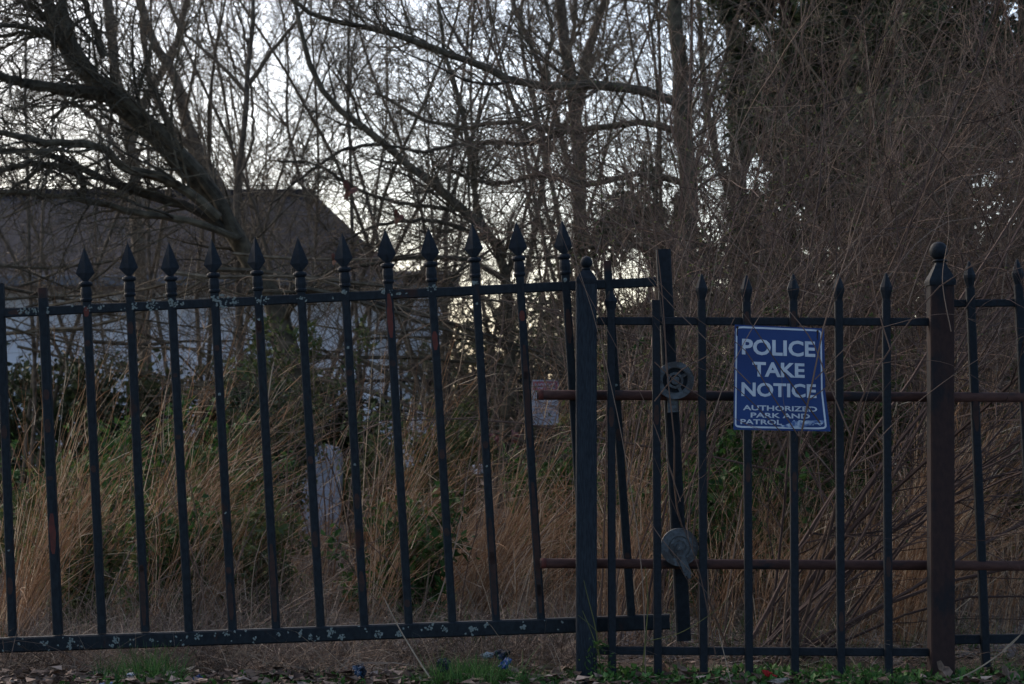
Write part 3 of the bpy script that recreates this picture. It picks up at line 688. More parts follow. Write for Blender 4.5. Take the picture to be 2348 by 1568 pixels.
tree('pale_tree', [
    G([(340, 1100), (325, 700), (312, 480), (300, 330), (270, 200), (258, 100), (230, -60)], 22, .08, .05),
    G([(300, 330), (340, 220), (400, 110), (440, -60)], 22, .05, .03),
    G([(305, 400), (240, 300), (200, 260), (140, 220)], 22, .03, .02),
], M_bark2, M_twig, 'blurred grey trunk left of the leaning tree, behind the roof', gens(5, (.6, 1.8), 6, (.4, .9), 7, (.12, .4), tw=.0035), 8)

# generic far trees: one source, copies share its meshes
def generic(seed, H, r0, leafy=False):
    r = np.random.default_rng(seed)
    pts = [(0, 0, 0)]; d = np.array((0, 0, 1.))
    for k in range(7): d = nrm(d + r.normal(size=3) * .10); d[2] = abs(d[2]); pts.append(tuple(np.array(pts[-1]) + d * H / 7))
    g = [(pts, r0, r0 * .25)]
    for k in range(9):
        i = r.integers(2, 6); p = np.array(pts[i]); a = r.uniform(0, 6.28); q = [p]
        dd = nrm(np.array((math.cos(a), math.sin(a), r.uniform(.4, 1.3))))
        for m in range(5): dd = nrm(dd + r.normal(size=3) * .15 + (0, 0, .08)); q.append(q[-1] + dd * H * .1)
        g.append((q, r0 * .4, r0 * .1))
    return g
def copytree(o, loc, rz, s, label, group):
    c = o.copy(); COL.objects.link(c); c.location = loc; c.rotation_euler = (0, 0, rz); c.scale = (s, s, s); c['label'] = label; c['group'] = group
    for ch in o.children: d = ch.copy(); COL.objects.link(d); d.parent = c
    return c
def at0(root, loc, rz=0): root.location = loc; root.rotation_euler[2] = rz
GRP = 'bare trees standing behind the house and yard'
fg = gens(3.6, (1.0, 2.6), 4.2, (.5, 1.3), 7, (.2, .7), tw=.004, wig=.1, m1=.018)
src1 = tree('bare_tree', generic(21, 9.5, .04), M_bark2, M_twig, 'x', fg, 31, GRP)
src2 = tree('bare_tree', generic(22, 8.5, .036), M_bark2, M_twig, 'x', fg, 32, GRP)
spots = [(-60, 38, 'far bare tree at the extreme left, rising above the roof'), (90, 42, 'second far bare tree from the left above the roof'), (230, 36, 'far bare tree behind the roof, just left of the leaning trunks'),
         (400, 40, 'far bare tree behind the crossing leaning trunks'), (560, 37, 'far bare tree straight behind the slim upright tree'), (700, 34, 'far bare tree at the right end of the roof ridge'),
         (830, 30, 'far bare tree just right of the roof, above the ninth spearhead'), (930, 40, 'far bare tree above the middle spearheads of the gate'),          (1150, 28, 'far bare tree left of the forked trunk'), (1400, 27, 'far bare tree between the forked trunk and the limbed tree'),
         (1640, 25, 'far bare tree behind the straight dark trunk'), (1800, 30, 'far bare tree behind the thicket above the blue sign'),
         (1960, 26, 'far bare tree behind the thicket right of the blue sign'), (2120, 30, 'far bare tree behind the thicket above the rusty post'), (2290, 25, 'far bare tree behind the thicket at the right edge')]
for i, (px, Y, lb) in enumerate(spots):
    loc = (GX(px, Y), Y, 0); s = (src1, src2)[i % 2]; rz = rnd.uniform(0, 6.28)
    if i < 2: at0(s, loc, rz); s['label'] = lb
    else: copytree(s, loc, rz, rnd.uniform(.85, 1.15), lb, GRP)

GRS = 'slender twiggy saplings between fence and house'
def sap(seed):
    r = np.random.default_rng(seed); g = []
    for k in range(5):
        p = np.array((r.normal(0, .06), r.normal(0, .06), 0)); d = nrm(np.array((r.normal(0, .25), r.normal(0, .2), 1.))); q = [p]
        for m in range(8): d = nrm(d + r.normal(size=3) * .09 + (0, 0, .03)); q.append(q[-1] + d * .62)
        g.append((q, r.uniform(.012, .022), .004))
    return g
sg = gens(5, (.4, 1.5), 8, (.2, .8), 14, (.06, .35), tw=.0022, wig=.16, m1=.007, trop=(0, 0, .0))
sp1 = tree('sapling_tree', sap(61), M_bark2, M_twig, 'x', sg, 71, GRS); sp2 = tree('sapling_tree', sap(62), M_bark2, M_twig, 'x', sg, 72, GRS)
for i, (px, Y, lb) in enumerate([(60, 16, 'twiggy sapling at the left edge before the house'), (250, 18, 'twiggy sapling before the house, above the third picket'),                                  (430, 17, 'twiggy sapling just left of the slim upright tree'), (690, 18, 'twiggy sapling before the right end of the roof ridge'), (810, 15.5, 'twiggy sapling before the right slope of the roof'), (1010, 16.5, 'twiggy sapling above the eleventh spearhead'), (1140, 17, 'twiggy sapling just left of the last spearhead'),
                                 (1350, 16, 'twiggy sapling above the small ball post'), (1430, 15, 'twiggy sapling left of the gate end post'), (1540, 16, 'twiggy sapling right behind the gate end post'), (1640, 18, 'twiggy sapling left of the blue sign behind the shrubs')]):
    loc = (GX(px, Y), Y, 0); q = (sp1, sp2)[i % 2]; rz = rnd.uniform(0, 6.28)
    if i < 2: at0(q, loc, rz); q['label'] = lb
    else: copytree(q, loc, rz, rnd.uniform(.85, 1.15), lb, GRS)

# evergreens behind the thicket
def evergreen(loc, H, Wd, seed, label, n=26000, m=M_everg, name='evergreen_tree', size=(.05, .11), grp='dark evergreens behind the thicket'):
    r = np.random.default_rng(seed); loc = np.array(loc, float); t = thing(name, loc, label, 'tree' if 'tree' in name else 'shrub', grp)
    g = [([loc + (0, 0, -.05), loc + (.05, 0, H * .5), loc + (0, .05, H)], .035 * H / 2, .01)]
    q = resample(g[0][0], 14); bt = [(q[None], np.linspace(g[0][1], g[0][2], 14)[None], 7)]
    V, Fq = tubes(bt, rng=r); link('trunk', mesh_np('trunk', V - loc, Fq, M_bark, smooth=True), t, loc)
    B1 = grow(bt[0][0], bt[0][1], 30 / H * 1.6, (Wd * .45, Wd * .95), (.9, 1.5), 8, .4, .004, .02, .10, (0, 0, .03), r, tmin=.05, lf=.4)
    B2 = grow(B1[0], B1[1], 9, (.2 * Wd, .45 * Wd), (.4, 1.0), 5, .6, .0025, .006, .15, (0, 0, .02), r)
    V, Fq = tubes([(*B1, 4), (*B2, 3)], rng=r); link('branches', mesh_np('branches', V - loc, Fq, M_bark), t, loc)
    src = B2[0]; i = r.integers(0, len(src), n); k = r.integers(1, 5, n); C = src[i, k] + r.normal(size=(n, 3)) * .045
    V, Fc = leaves(C, size, r, asp=.38); link('foliage', mesh_np('foliage', V - loc, Fc, m), t, loc)
    return t
ev = [(1500, 15.5, 2.3, .9, 'dark evergreen behind the gate end post'), (1790, 14.5, 4.8, .95, 'dark evergreen behind the thicket above the left part of the blue sign'), (1930, 13, 4.6, 1.1, 'dark evergreen behind the thicket just right of the blue sign'),
      (2060, 14, 4.8, 1.2, 'dark evergreen behind the thicket between sign and rusty post'), (2190, 12.5, 4.4, 1.4, 'dark evergreen behind the thicket above the rusty post'), (2340, 13.5, 4.6, 1.5, 'dark evergreen at the right edge behind the leaning panel')]
for i, (px, Y, H, Wd, lb) in enumerate(ev): evergreen((GX(px, Y), Y, 0), H, Wd, 50 + i, lb, n=26000 if i else 12000)

# green bushes and dark hedges (low)
def bush(px, Y, topy, Wd, seed, label, m, n=6000, size=(.02, .05), name='green_bush', grp='green bushes growing in the weeds', stems=16, flat=1.0):
    r = np.random.default_rng(seed); loc = np.array((GX(px, Y), Y, 0.)); H = P(px, topy, Y)[2]
    t = thing(name, loc, label, 'shrub', grp)
    a = r.uniform(0, 6.28, stems); sp = r.uniform(0, Wd * .5, stems)
    S0 = loc + np.stack([np.cos(a) * sp * .4, np.sin(a) * sp * .4 * flat, np.full(stems, -.02)], -1)
    d = nrm(np.stack([np.cos(a) * sp, np.sin(a) * sp * flat, np.full(stems, H)], -1)); N = 8; out = np.empty((stems, N, 3)); out[:, 0] = S0
    st = (r.uniform(.75, 1.0, stems) * H / (N - 1))[:, None]
    for k in range(1, N): d = nrm(d + r.normal(size=d.shape) * .1); out[:, k] = out[:, k - 1] + d * st
    R0 = np.full((stems, 1), .006) * np.linspace(1, .4, N)[None]
    B1 = grow(out, R0, 16, (.15 * Wd, .45 * Wd), (.4, 1.2), 6, .6, .002, .004, .15, (0, 0, .02), r, tmin=.05)
    V, Fq = tubes([(out, R0, 4), (*B1, 3)], rng=r); link('stems', mesh_np('stems', V - loc, Fq, M_twig), t, loc)
    src = B1[0]; i = r.integers(0, len(src), n); k = r.integers(1, 6, n); C = src[i, k] + r.normal(size=(n, 3)) * .02; C[:, 2] = np.maximum(C[:, 2], .01)
    V, Fc = leaves(C, size, r, asp=.55); link('foliage', mesh_np('foliage', V - loc, Fc, m), t, loc)
for i, a in enumerate([
    (1640, 9.0, 760, .40, 'green leafy bush between the gate end post and the blue sign', M_ltgreen, 5200),
    (1790, 9.6, 700, .7, 'green bush behind the blue sign', M_ltgreen, 4200),
    (1990, 8.8, 770, .60, 'green bush right of the blue sign', M_ltgreen, 5600),
    (2110, 9.4, 760, .5, 'green bush just left of the rusty post', M_olive, 3500),
    (2290, 9.0, 820, .6, 'dim green bush at the right edge', M_olive, 3500),
    (1265, 9.2, 965, .30, 'small bright green bush below the small notice', M_ltgreen, 2600),
    (1500, 9.5, 780, .36, 'green bush seen just left of the gate end post', M_olive, 3800),
    (410, 9.0, 925, .6, 'green bush behind the third and fourth gate pickets', M_ltgreen, 3600),
    (530, 10.6, 1000, .5, 'green bush behind the fifth and sixth gate pickets', M_ltgreen, 3600),
    (230, 10, 960, .6, 'green bush behind the second gate picket', M_ltgreen, 2800),
    (390, 7.9, 1120, .34, 'low green bush behind the fourth gate picket', M_ltgreen, 1800),
    (600, 7.8, 1150, .34, 'low dull bush behind the sixth gate picket', M_olive, 1600),
    (930, 7.8, 1120, .34, 'low green bush behind the ninth gate picket', M_ltgreen, 1600),
    (190, 7.5, 1160, .3, 'low dull bush between the second and third gate pickets', M_olive, 1400),
    (120, 8.8, 1060, .5, 'low green bush behind the first gate pickets', M_olive, 2600),
    (330, 8.6, 1080, .45, 'low dark green bush behind the third gate picket', M_ltgreen, 2200),
    (1480, 8.8, 1040, .4, 'low green bush left of the lower roller wheel', M_ltgreen, 1800),
    (1620, 8.0, 1020, .4, 'low green bush right of the gate end post', M_ltgreen, 2200),
    (1900, 8.4, 1060, .4, 'low green bush below the blue sign', M_ltgreen, 1800),
    (670, 11.8, 690, .36, 'dark ivy covered bush in front of the leaning trunk', M_olive, 4200),
    (600, 11.2, 820, .4, 'dark olive bush below the ivy covered bush', M_everg, 4200),
    (2060, 8.9, 850, .42, 'green bush right of the sign behind the leaning straw', M_ltgreen, 3000),
    (1720, 8.3, 960, .36, 'green bush just below the left half of the blue sign', M_ltgreen, 2400),
    (880, 11, 940, .5, 'green bush behind the middle of the gate', M_olive, 2600),
    (1000, 12, 900, .42, 'green bush in front of the far iron fence', M_olive, 3600),
    (1060, 15, 880, .36, 'dull green bush at the far fence left of the notice', M_olive, 3600),
]): bush(a[0], a[1], a[2], a[3], 80 + i, a[4], a[5], a[6])
for i, a in enumerate([(40, 17, 805, 1.6, 'dark hedge bush at the far left below the white wall'), (260, 16.5, 815, 1.5, 'dark hedge bush below the white wall, second from the left'), (450, 17, 850, 1.4, 'dark hedge bush below the white wall, third from the left'),
                       (760, 15, 850, .55, 'dark hedge bush behind the seventh and eighth pickets'), (620, 17, 880, 1.2, 'dark hedge bush near the pale rounded box'), (1450, 16, 700, .9, 'dark hedge bush behind the left ball post'), (1170, 20, 700, 1.6, 'dark hedge bush behind the far fence and the notice'), (1060, 21, 760, 1.3, 'dark hedge bush right of the pale outbuilding'), (1290, 19.5, 640, 1.8, 'tall dark hedge bush behind the right end of the gate')]):
    bush(a[0], a[1], a[2], a[3], 120 + i, a[4], M_everg, 5200, (.04, .09), 'hedge_bush', 'dark hedge bushes in front of the house', 18, .6)

# brush pile of fallen branches at left
def brush(px, Y, y0, y1, wpx, n, seed, label):
    r = np.random.default_rng(seed); loc = np.array((GX(px, Y), Y, 0.)); t = thing('brush_pile', loc, label, 'branches', 'piles of fallen branches before the house')
    N = 9; s0 = np.stack([r.uniform(px - wpx, px + wpx * .4, n), r.uniform(y0, y1, n)], -1)
    S0 = np.array([P(a, b, Y + r.uniform(-.8, .8)) for a, b in s0]); a = r.normal(0, .22, n); d = nrm(np.stack([np.cos(a), r.normal(0, .25, n), np.sin(a)], -1)) 
    out = np.empty((n, N, 3)); out[:, 0] = S0; st = (r.uniform(.8, 2.4, n) / (N - 1))[:, None]; cur = r.normal(size=d.shape) * .05
    for k in range(1, N): d = nrm(d + r.normal(size=d.shape) * .06 + cur); out[:, k] = out[:, k - 1] + d * st
    R0 = r.uniform(.004, .017, (n, 1)) * np.linspace(1, .3, N)[None]
    B1 = grow(out, R0, 7, (.3, .9), (.4, 1.1), 6, .5, .003, .007, .12, (0, 0, 0), r); B2 = grow(B1[0], B1[1], 6, (.1, .4), (.4, 1.1), 4, .6, .0022, .003, .15, (0, 0, 0), r)
    V, Fq = tubes([(out, R0, 5)], rng=r); link('limbs', mesh_np('limbs', V - loc, Fq, M_bark), t, loc)
    V, Fq = tubes([(*B1, 3), (*B2, 3)], rng=r); link('twigs', mesh_np('twigs', V - loc, Fq, M_twig), t, loc)
brush(180, 15, 600, 800, 330, 22, 1, 'tangle of dark fallen branches before the house at left')
brush(560, 14.5, 820, 960, 260, 12, 2, 'tangle of fallen branches behind the middle gate pickets')
brush(600, 11.8, 560, 680, 230, 6, 4, 'fallen branches lying in front of the leaning trunk')
brush(850, 13.5, 640, 880, 160, 8, 3, 'sparse fallen branches left of the arching tree')

# ---------------------------------------------------------------- thicket shrubs (many fine brown shoots)
def thicket(px, Y, n, spread, H, seed, label, lean=.25, name='thicket_shrub', dens=(5, 8), mt=None, rad=(.004, .010), grp='brown twiggy shrubs behind the fence', buds=500, wig=.06, tm=.15):
    r = np.random.default_rng(seed); loc = np.array((GX(px, Y), Y, 0.)); t = thing(name, loc, label, 'shrub', grp)
    N = 12; a = r.normal(lean, spread, n); b = r.normal(0, spread * .6, n)
    d = nrm(np.stack([np.tan(np.clip(a, -.75, .95)), np.tan(np.clip(b, -.6, .6)), np.ones(n)], -1)); out = np.empty((n, N, 3)); out[:, 0] = loc + np.stack([r.normal(0, .07, n), r.normal(0, .07, n), np.full(n, -.02)], -1)
    st = (r.uniform(.55, 1.0, n) * H / (N - 1))[:, None]; cur = r.normal(size=d.shape) * wig * .7 + np.array((.030 if lean > -.1 else -.01, 0, -.030))
    for k in range(1, N): d = nrm(d + r.normal(size=d.shape) * wig + cur); out[:, k] = out[:, k - 1] + d * st
    R0 = (rad[0] + (rad[1] - rad[0]) * r.uniform(0, 1, (n, 1)) ** 2) * np.linspace(1, .22, N)[None]
    B1 = grow(out, R0, dens[0], (.35, 1.2), (.2, 1.1), 9, .55, .0017, .0045, .11, (.015, 0, -.015), r, tmin=tm)
    B2 = grow(B1[0], B1[1], dens[1], (.12, .5), (.3, 1.2), 6, .6, .0010, .0021, .14, (.0, 0, -.02), r)
    V, Fq = tubes([(out, R0, 5)], rng=r); link('stems', mesh_np('stems', V - loc, Fq, mt or M_shoot), t, loc)
    V, Fq = tubes([(*B1, 3), (*B2, 3)], rng=r); link('twigs', mesh_np('twigs', V - loc, Fq, mt or M_shoot), t, loc)
    src = B2[0]; i = r.integers(0, len(src), buds); k = r.integers(1, 5, buds); V, Fc = leaves(src[i, k], (.006, .014), r); link('buds', mesh_np('buds', V - loc, Fc, M_olive), t, loc)
    return t
thicket(1760, 6.6, 20, .22, 3.2, 201, 'large brown shrub fanning up from the ground beneath the blue sign', .62, dens=(7, 10), rad=(.004, .010), mt=M_redstem)
thicket(1480, 8.6, 20, .24, 3.6, 202, 'brown twiggy shrub rising behind the gate end post', .38, dens=(7, 11))
thicket(1390, 8.6, 14, .12, 2.8, 203, 'thin brown shrub rising behind the left ball post', .10, dens=(4, 6))
thicket(1900, 9.6, 24, .42, 4.0, 204, 'dense brown shrub right of the blue sign', .5, dens=(8, 12))
thicket(2130, 9.4, 24, .36, 4.0, 205, 'dense brown shrub behind the rusty post', .15, dens=(8, 12))
thicket(2400, 8.8, 22, .30, 3.8, 206, 'dense brown shrub at the right edge leaning left', -.45, dens=(8, 12))
thicket(1640, 9.8, 26, .30, 4.2, 207, 'tall brown shrub behind the blue sign and the green bush', .55, dens=(8, 12))
thicket(1560, 10.2, 26, .3, 3.6, 208, 'greyish shrub further back behind the gate end post', .12, dens=(6, 8), mt=M_twig)
thicket(2240, 10.4, 36, .4, 4.0, 209, 'greyish tall shrub far back behind the rusty post', -.05, dens=(6, 9), mt=M_twig)
thicket(1880, 10.8, 36, .4, 4.0, 210, 'greyish tall shrub far back above the blue sign', .25, dens=(6, 9), mt=M_twig)

thicket(2240, 8.0, 9, .42, 3.4, 211, 'fine twigged brown shrub arching over the rusty post', .05, dens=(16, 17), rad=(.004, .008), tm=.42)
thicket(1980, 8.3, 9, .40, 3.5, 212, 'fine twigged brown shrub arching over the right end of the short fence', .25, dens=(16, 17), rad=(.004, .008), tm=.42)
thicket(1680, 8.2, 8, .34, 3.4, 213, 'fine twigged brown shrub arching high above the blue sign', .35, dens=(16, 17), rad=(.004, .008), tm=.42)
# hand-laid shoots that pass through the pickets and cross the sign: one low shrub
def sign_shrub():
    Yf = 5.93
    shoots = [([(1790, 1560), (1800, 1400), (1815, 1250), (1822, 1080), (1850, 930), (1868, 850), (1885, 760), (1915, 660), (1955, 540), (1990, 430)], (6.35, 6.3, 6.2, 6.05, 5.93, 5.92, 5.92, 5.9, 5.9, 5.9), .0042),
              ([(1800, 1560), (1880, 1300), (1925, 1110), (1960, 950), (2040, 800), (2150, 660), (2250, 600), (2347, 560), (2420, 540)], (6.3, 6.2, 6.1, 5.95, 5.93, 5.9, 5.88, 5.87, 5.87), .0045),
              ([(1690, 1540), (1560, 1200), (1545, 1000), (1530, 860), (1520, 700), (1505, 560), (1480, 420)], (6.3, 6.1, 5.95, 5.93, 5.93, 5.93, 5.93), .0035),
              ([(1880, 970), (1800, 860), (1720, 740), (1640, 640), (1560, 560)], (5.95, 5.94, 5.93, 5.92, 5.9), .0022),
              ([(1830, 1000), (1760, 890), (1705, 800), (1640, 760), (1560, 700), (1470, 600)], (5.95, 5.94, 5.93, 5.92, 5.9, 5.9), .0020),
              ([(1950, 1000), (1900, 880), (1860, 780), (1790, 690), (1720, 600), (1650, 480)], (5.95, 5.94, 5.93, 5.92, 5.9, 5.9), .0022),
              ([(1868, 870), (1960, 780), (2060, 740), (2180, 720), (2280, 760)], (5.92, 5.92, 5.9, 5.9, 5.9), .0016),
              ([(1850, 920), (1940, 860), (2040, 830), (2160, 830), (2260, 880)], (5.93, 5.92, 5.9, 5.9, 5.9), .0016),
              ([(1800, 1000), (1700, 900), (1640, 860), (1560, 820), (1500, 740)], (5.96, 5.94, 5.92, 5.9, 5.9), .0016),
              ([(2040, 800), (2010, 700), (1990, 600), (1940, 480)], (5.93, 5.92, 5.9, 5.9), .0020),
              ([(1760, 1560), (1900, 1200), (1940, 1100), (1960, 980), (2000, 860), (2020, 700), (2100, 520), (2130, 380)], (6.5, 6.3, 6.2, 6.15, 6.1, 6.1, 6.1, 6.1), .0050)]
    for pl in [[(1480, 1560), (1470, 1300), (1425, 1000), (1365, 740), (1310, 560), (1290, 420)], [(1560, 1150), (1490, 950), (1405, 780), (1330, 640), (1280, 520)], [(1720, 880), (1620, 780), (1530, 690), (1460, 600), (1400, 470)],
               [(1500, 920), (1560, 850), (1640, 800), (1700, 690), (1730, 560)], [(1480, 1180), (1520, 1240), (1590, 1320), (1650, 1400)], [(1640, 1500), (1600, 1300), (1540, 1150), (1500, 1050)], [(1500, 830), (1545, 870), (1600, 905), (1680, 960)],
               [(1950, 1080), (2060, 960), (2200, 850), (2347, 770), (2450, 740)], [(2080, 700), (2130, 560), (2200, 420), (2300, 300)], [(2020, 640), (1990, 480), (2010, 300), (2080, 120)], [(2190, 740), (2250, 660), (2320, 620), (2400, 600)], [(1620, 1000), (1660, 880), (1720, 760), (1800, 640), (1900, 540)], [(2180, 760), (2160, 640), (2175, 520), (2160, 380)]]:
        shoots.append((pl, [5.94] * len(pl), rnd.uniform(.0013, .0022)))
    r = np.random.default_rng(77); loc = P(1790, 1560, 6.35); loc[2] = 0
    t = thing('shoot_shrub', loc, 'slender reddish shoots passing through the pickets and crossing the blue sign', 'shrub')
    gs = []
    for pts, Ys, r0 in shoots: q = resample([P(x, y, Y_) for (x, y), Y_ in zip(pts, Ys)], 20); gs.append((q, r0 * np.linspace(1, .3, 20)))
    PT = np.stack([g[0] for g in gs]); RR = np.stack([g[1] for g in gs])
    B1 = grow(PT, RR, 3.5, (.15, .5), (.15, .6), 8, .5, .0010, .002, .05, (.01, 0, .01), r, tmin=.35)
    B2 = grow(B1[0], B1[1], 4, (.06, .25), (.2, .8), 5, .6, .0008, .0012, .06, (.01, 0, .01), r)
    V, Fq = tubes([(PT, RR, 6)], rng=r); link('stems', mesh_np('stems', V - loc, Fq, M_shoot, smooth=True), t, loc)
    V, Fq = tubes([(*B1, 3), (*B2, 3)], rng=r); link('twigs', mesh_np('twigs', V - loc, Fq, M_shoot), t, loc)
sign_shrub()

thicket(1490, 6.75, 9, .10, 2.9, 214, 'thin upright shoots growing close behind the gate end post', .04, name='upright_shoots', dens=(3.5, 6), rad=(.002, .0045), mt=M_redstem, tm=.25)
thicket(1620, 6.7, 9, .13, 2.7, 215, 'thin upright shoots growing close behind the fence left of the blue sign', .10, name='upright_shoots', dens=(3.5, 6), rad=(.002, .0045), tm=.25)
thicket(1400, 6.8, 6, .10, 2.4, 216, 'thin upright shoots growing just right of the small ball post', .02, name='upright_shoots', dens=(3, 5), rad=(.0018, .004), tm=.25)
# stems seen low between the pickets: bare shrub in the grass on the left
thicket(520, 6.9, 9, .35, 1.1, 220, 'thin bare shrub in the dry grass behind the fifth gate picket', .15, name='bare_shrub', dens=(2, 2), rad=(.002, .004), grp='thin bare shrubs in the dry grass', buds=20)
thicket(180, 7.1, 6, .35, 1.0, 221, 'thin bare shrub in the dry grass behind the second gate picket', .2, name='bare_shrub', dens=(2, 2), rad=(.002, .004), grp='thin bare shrubs in the dry grass', buds=20)
thicket(1000, 7.4, 6, .3, 1.0, 222, 'thin bare shrub in the dry grass behind the tenth gate picket', .1, name='bare_shrub', dens=(2, 2), rad=(.002, .004), grp='thin bare shrubs in the dry grass', buds=20)
thicket(760, 9.5, 12, .3, 1.5, 223, 'bare shrub further back behind the seventh gate picket', .05, name='bare_shrub', dens=(4, 4), rad=(.003, .006), grp='thin bare shrubs in the dry grass', buds=20)
thicket(1120, 8.4, 10, .12, 1.4, 224, 'bare shrub behind the eleventh gate picket', .05, name='bare_shrub', dens=(4, 4), rad=(.002, .005), grp='thin bare shrubs in the dry grass', buds=20)

# ================================================================ GROUND COVER (uncountable)
def stuff(name, me, label, cat_):
    o = link(name, me); setprops(o, label, cat_, None, 'stuff'); return o
# tall dry grass
def dry_grass():
    r = np.random.default_rng(303); bases = []; hs = []; ln = []
    def clump(px, Y, topy, n, lean=.30, sd=.035):
        n = int(n * .5)
        x = GX(px, Y); H = P(px, topy, Y)[2]
        bases.append(np.stack([r.normal(x, sd, n), r.normal(Y, sd, n), np.zeros(n)], -1)); hs.append(np.full(n, H) * r.uniform(.55, 1.12, n)); ln.append(r.normal(lean, .16, n))
    for px, Y, ty, n, le in [(5, 7.0, 1010, 150, .3), (45, 7.3, 900, 150, .34), (95, 8.2, 1080, 100, .2), (150, 7.6, 1010, 130, .3), (230, 8.0, 1080, 80, .3), (285, 8.0, 850, 200, .50), (345, 7.6, 1020, 110, .3), (395, 8.3, 1000, 110, .4), (455, 7.7, 1010, 190, .55), (530, 8.6, 1100, 80, .3), (620, 8.2, 1150, 60, .3),
                         (705, 7.7, 1230, 50, .2), (810, 8.0, 900, 210, .45), (850, 7.6, 1040, 120, .3), (960, 8.0, 1010, 170, .5), (1010, 8.5, 1150, 90, .3), (1075, 7.8, 960, 190, .55), (1110, 8.4, 1060, 130, .5), (1180, 7.5, 1150, 100, .2), (1290, 7.9, 1090, 110, .1), (1420, 8.2, 960, 150, .15), (1465, 8.8, 1060, 110, -.1),
                         (1395, 7.0, 1120, 100, .05), (1640, 7.1, 1150, 90, .1), (1735, 7.0, 1120, 110, .15), (1850, 7.1, 1150, 110, .2), (1960, 7.0, 1100, 130, .3), (2040, 7.1, 960, 190, .40), (2085, 7.0, 1040, 150, .3), (2230, 7.3, 1160, 80, .2), (2310, 7.3, 1150, 80, .1), (1480, 7.1, 1110, 90, 0), (1395, 7.8, 1090, 100, .05), (1450, 7.6, 1040, 120, .05), (1560, 8.2, 1120, 100, .1), (1650, 7.9, 1080, 130, .15), (1700, 8.0, 1060, 130, .15), (1780, 7.9, 1050, 160, .2), (1850, 8.0, 1070, 140, .2), (1890, 7.7, 1100, 130, .2), (1955, 8.0, 1020, 170, .35), (2000, 7.7, 1060, 150, .3), (2030, 8.0, 930, 260, .42), (2075, 7.8, 980, 220, .3), (2110, 7.9, 1080, 120, .1), (2200, 9, 1120, 70, .3), (2300, 9.2, 1140, 60, .1)]:
        clump(px, Y, ty if ty < 985 else ty + 40, int(n * (1.3 if ty < 985 else .75)), lean=le)
    for _ in range(50):
        Y = r.uniform(8.2, 14); px = r.uniform(-100, 2450); clump(px, Y, 942 + 120 + 1100 / Y + r.uniform(-60, 110), int(r.integers(40, 80)), .15, .11)
    B = np.concatenate(bases); H = np.concatenate(hs); H = np.where(H > .66, H * 1.25, H * 1.05); HH = np.concatenate(hs); Ln = np.concatenate(ln); M = len(B)
    B[:, 1] = np.maximum(B[:, 1], 6.45)
    d = np.stack([np.tan(np.clip(Ln, -.6, 1.0)), r.normal(0, .2, M), np.ones(M)], -1)
    V1, q1, O = ribbons(B, d, H * 1.08, r.uniform(.0018, .0052, M), 8, r.uniform(0, .42, M) ** 1.5 * 1.3, r, .035)
    # wispy side leaves and seed plumes along the upper stalk
    k = 3; idx = np.repeat(np.arange(M), k); j = r.integers(3, 7, M * k); b = O[idx, j]; dd = nrm(O[idx, np.minimum(j + 1, 7)] - O[idx, j - 1]) + r.normal(size=(M * k, 3)) * .28
    V2, q2, _ = ribbons(b, dd, r.uniform(.05, .22, M * k), r.uniform(.0014, .0038, M * k), 4, r.uniform(0, .3, M * k), r, .08)
    V, Fs = cat([(V1, q1), (V2, q2)]); stuff('dry_grass', mesh_np('dry_grass', V, Fs, M_dry), 'tall tan dry grass leaning right behind the fence', 'grass')
    # matted dead stems close to the ground
    M = 26000; Y = r.uniform(6.05, 13, M) ; X = r.uniform(-.29, .29, M) * Y
    B = np.stack([X, Y, r.uniform(0, .06, M)], -1); d = np.stack([r.normal(0, 1, M), r.normal(0, .6, M), r.uniform(.0, 1.0, M)], -1)
    V, q, _ = ribbons(B, d, r.uniform(.06, .30, M), r.uniform(.001, .003, M), 5, r.uniform(.1, .6, M), r, .12)
    stuff('dead_weeds', mesh_np('dead_weeds', V, q, M_drydk), 'matted brown dead weeds under the dry grass', 'weeds')
    M = 9000; Y = r.uniform(6.7, 12, M); X = r.uniform(-.27, .27, M) * Y; B = np.stack([X, Y, np.zeros(M)], -1); cl = np.array([noise.noise(Vector((x * 1.6, y * 1.6, 4))) for x, y in zip(X, Y)])
    B = B[cl > -.05]; M = len(B); d = np.stack([r.normal(.1, .5, M), r.normal(0, .4, M), np.ones(M)], -1)
    V1, q1, O = ribbons(B, d, r.uniform(.15, .50, M), r.uniform(.0015, .004, M), 7, r.uniform(.05, .6, M), r, .10)
    idx = np.repeat(np.arange(M), 2); b = O[idx, r.integers(2, 6, M * 2)]; V2, q2, _ = ribbons(b, r.normal(size=(M * 2, 3)), r.uniform(.04, .16, M * 2), r.uniform(.001, .002, M * 2), 4, r.uniform(0, .3, M * 2), r, .15)
    V, Fs = cat([(V1, q1), (V2, q2)]); stuff('tangled_weeds', mesh_np('tangled_weeds', V, Fs, M_drydk), 'tangled dark dead weeds among the dry grass', 'weeds')
    # brown tufts right at the gate foot, left
    M = 5200; X = np.concatenate([r.uniform(GX(-60, 6.2), GX(420, 6.2), M * 2 // 5), r.uniform(GX(420, 6.2), GX(1330, 6.2), M - M * 2 // 5)]); Y = r.uniform(6.15, 6.9, M)
    B = np.stack([X, Y, np.zeros(M)], -1); d = np.stack([r.normal(0, .6, M), r.normal(0, .4, M), r.uniform(.5, 1, M)], -1)
    V, q, _ = ribbons(B, d, r.uniform(.05, .26, M), r.uniform(.0012, .003, M), 6, r.uniform(.1, .6, M), r, .06)
    stuff('brown_tufts', mesh_np('brown_tufts', V, q, M_drydk), 'short brown grass tufts under the gate', 'grass')
dry_grass()
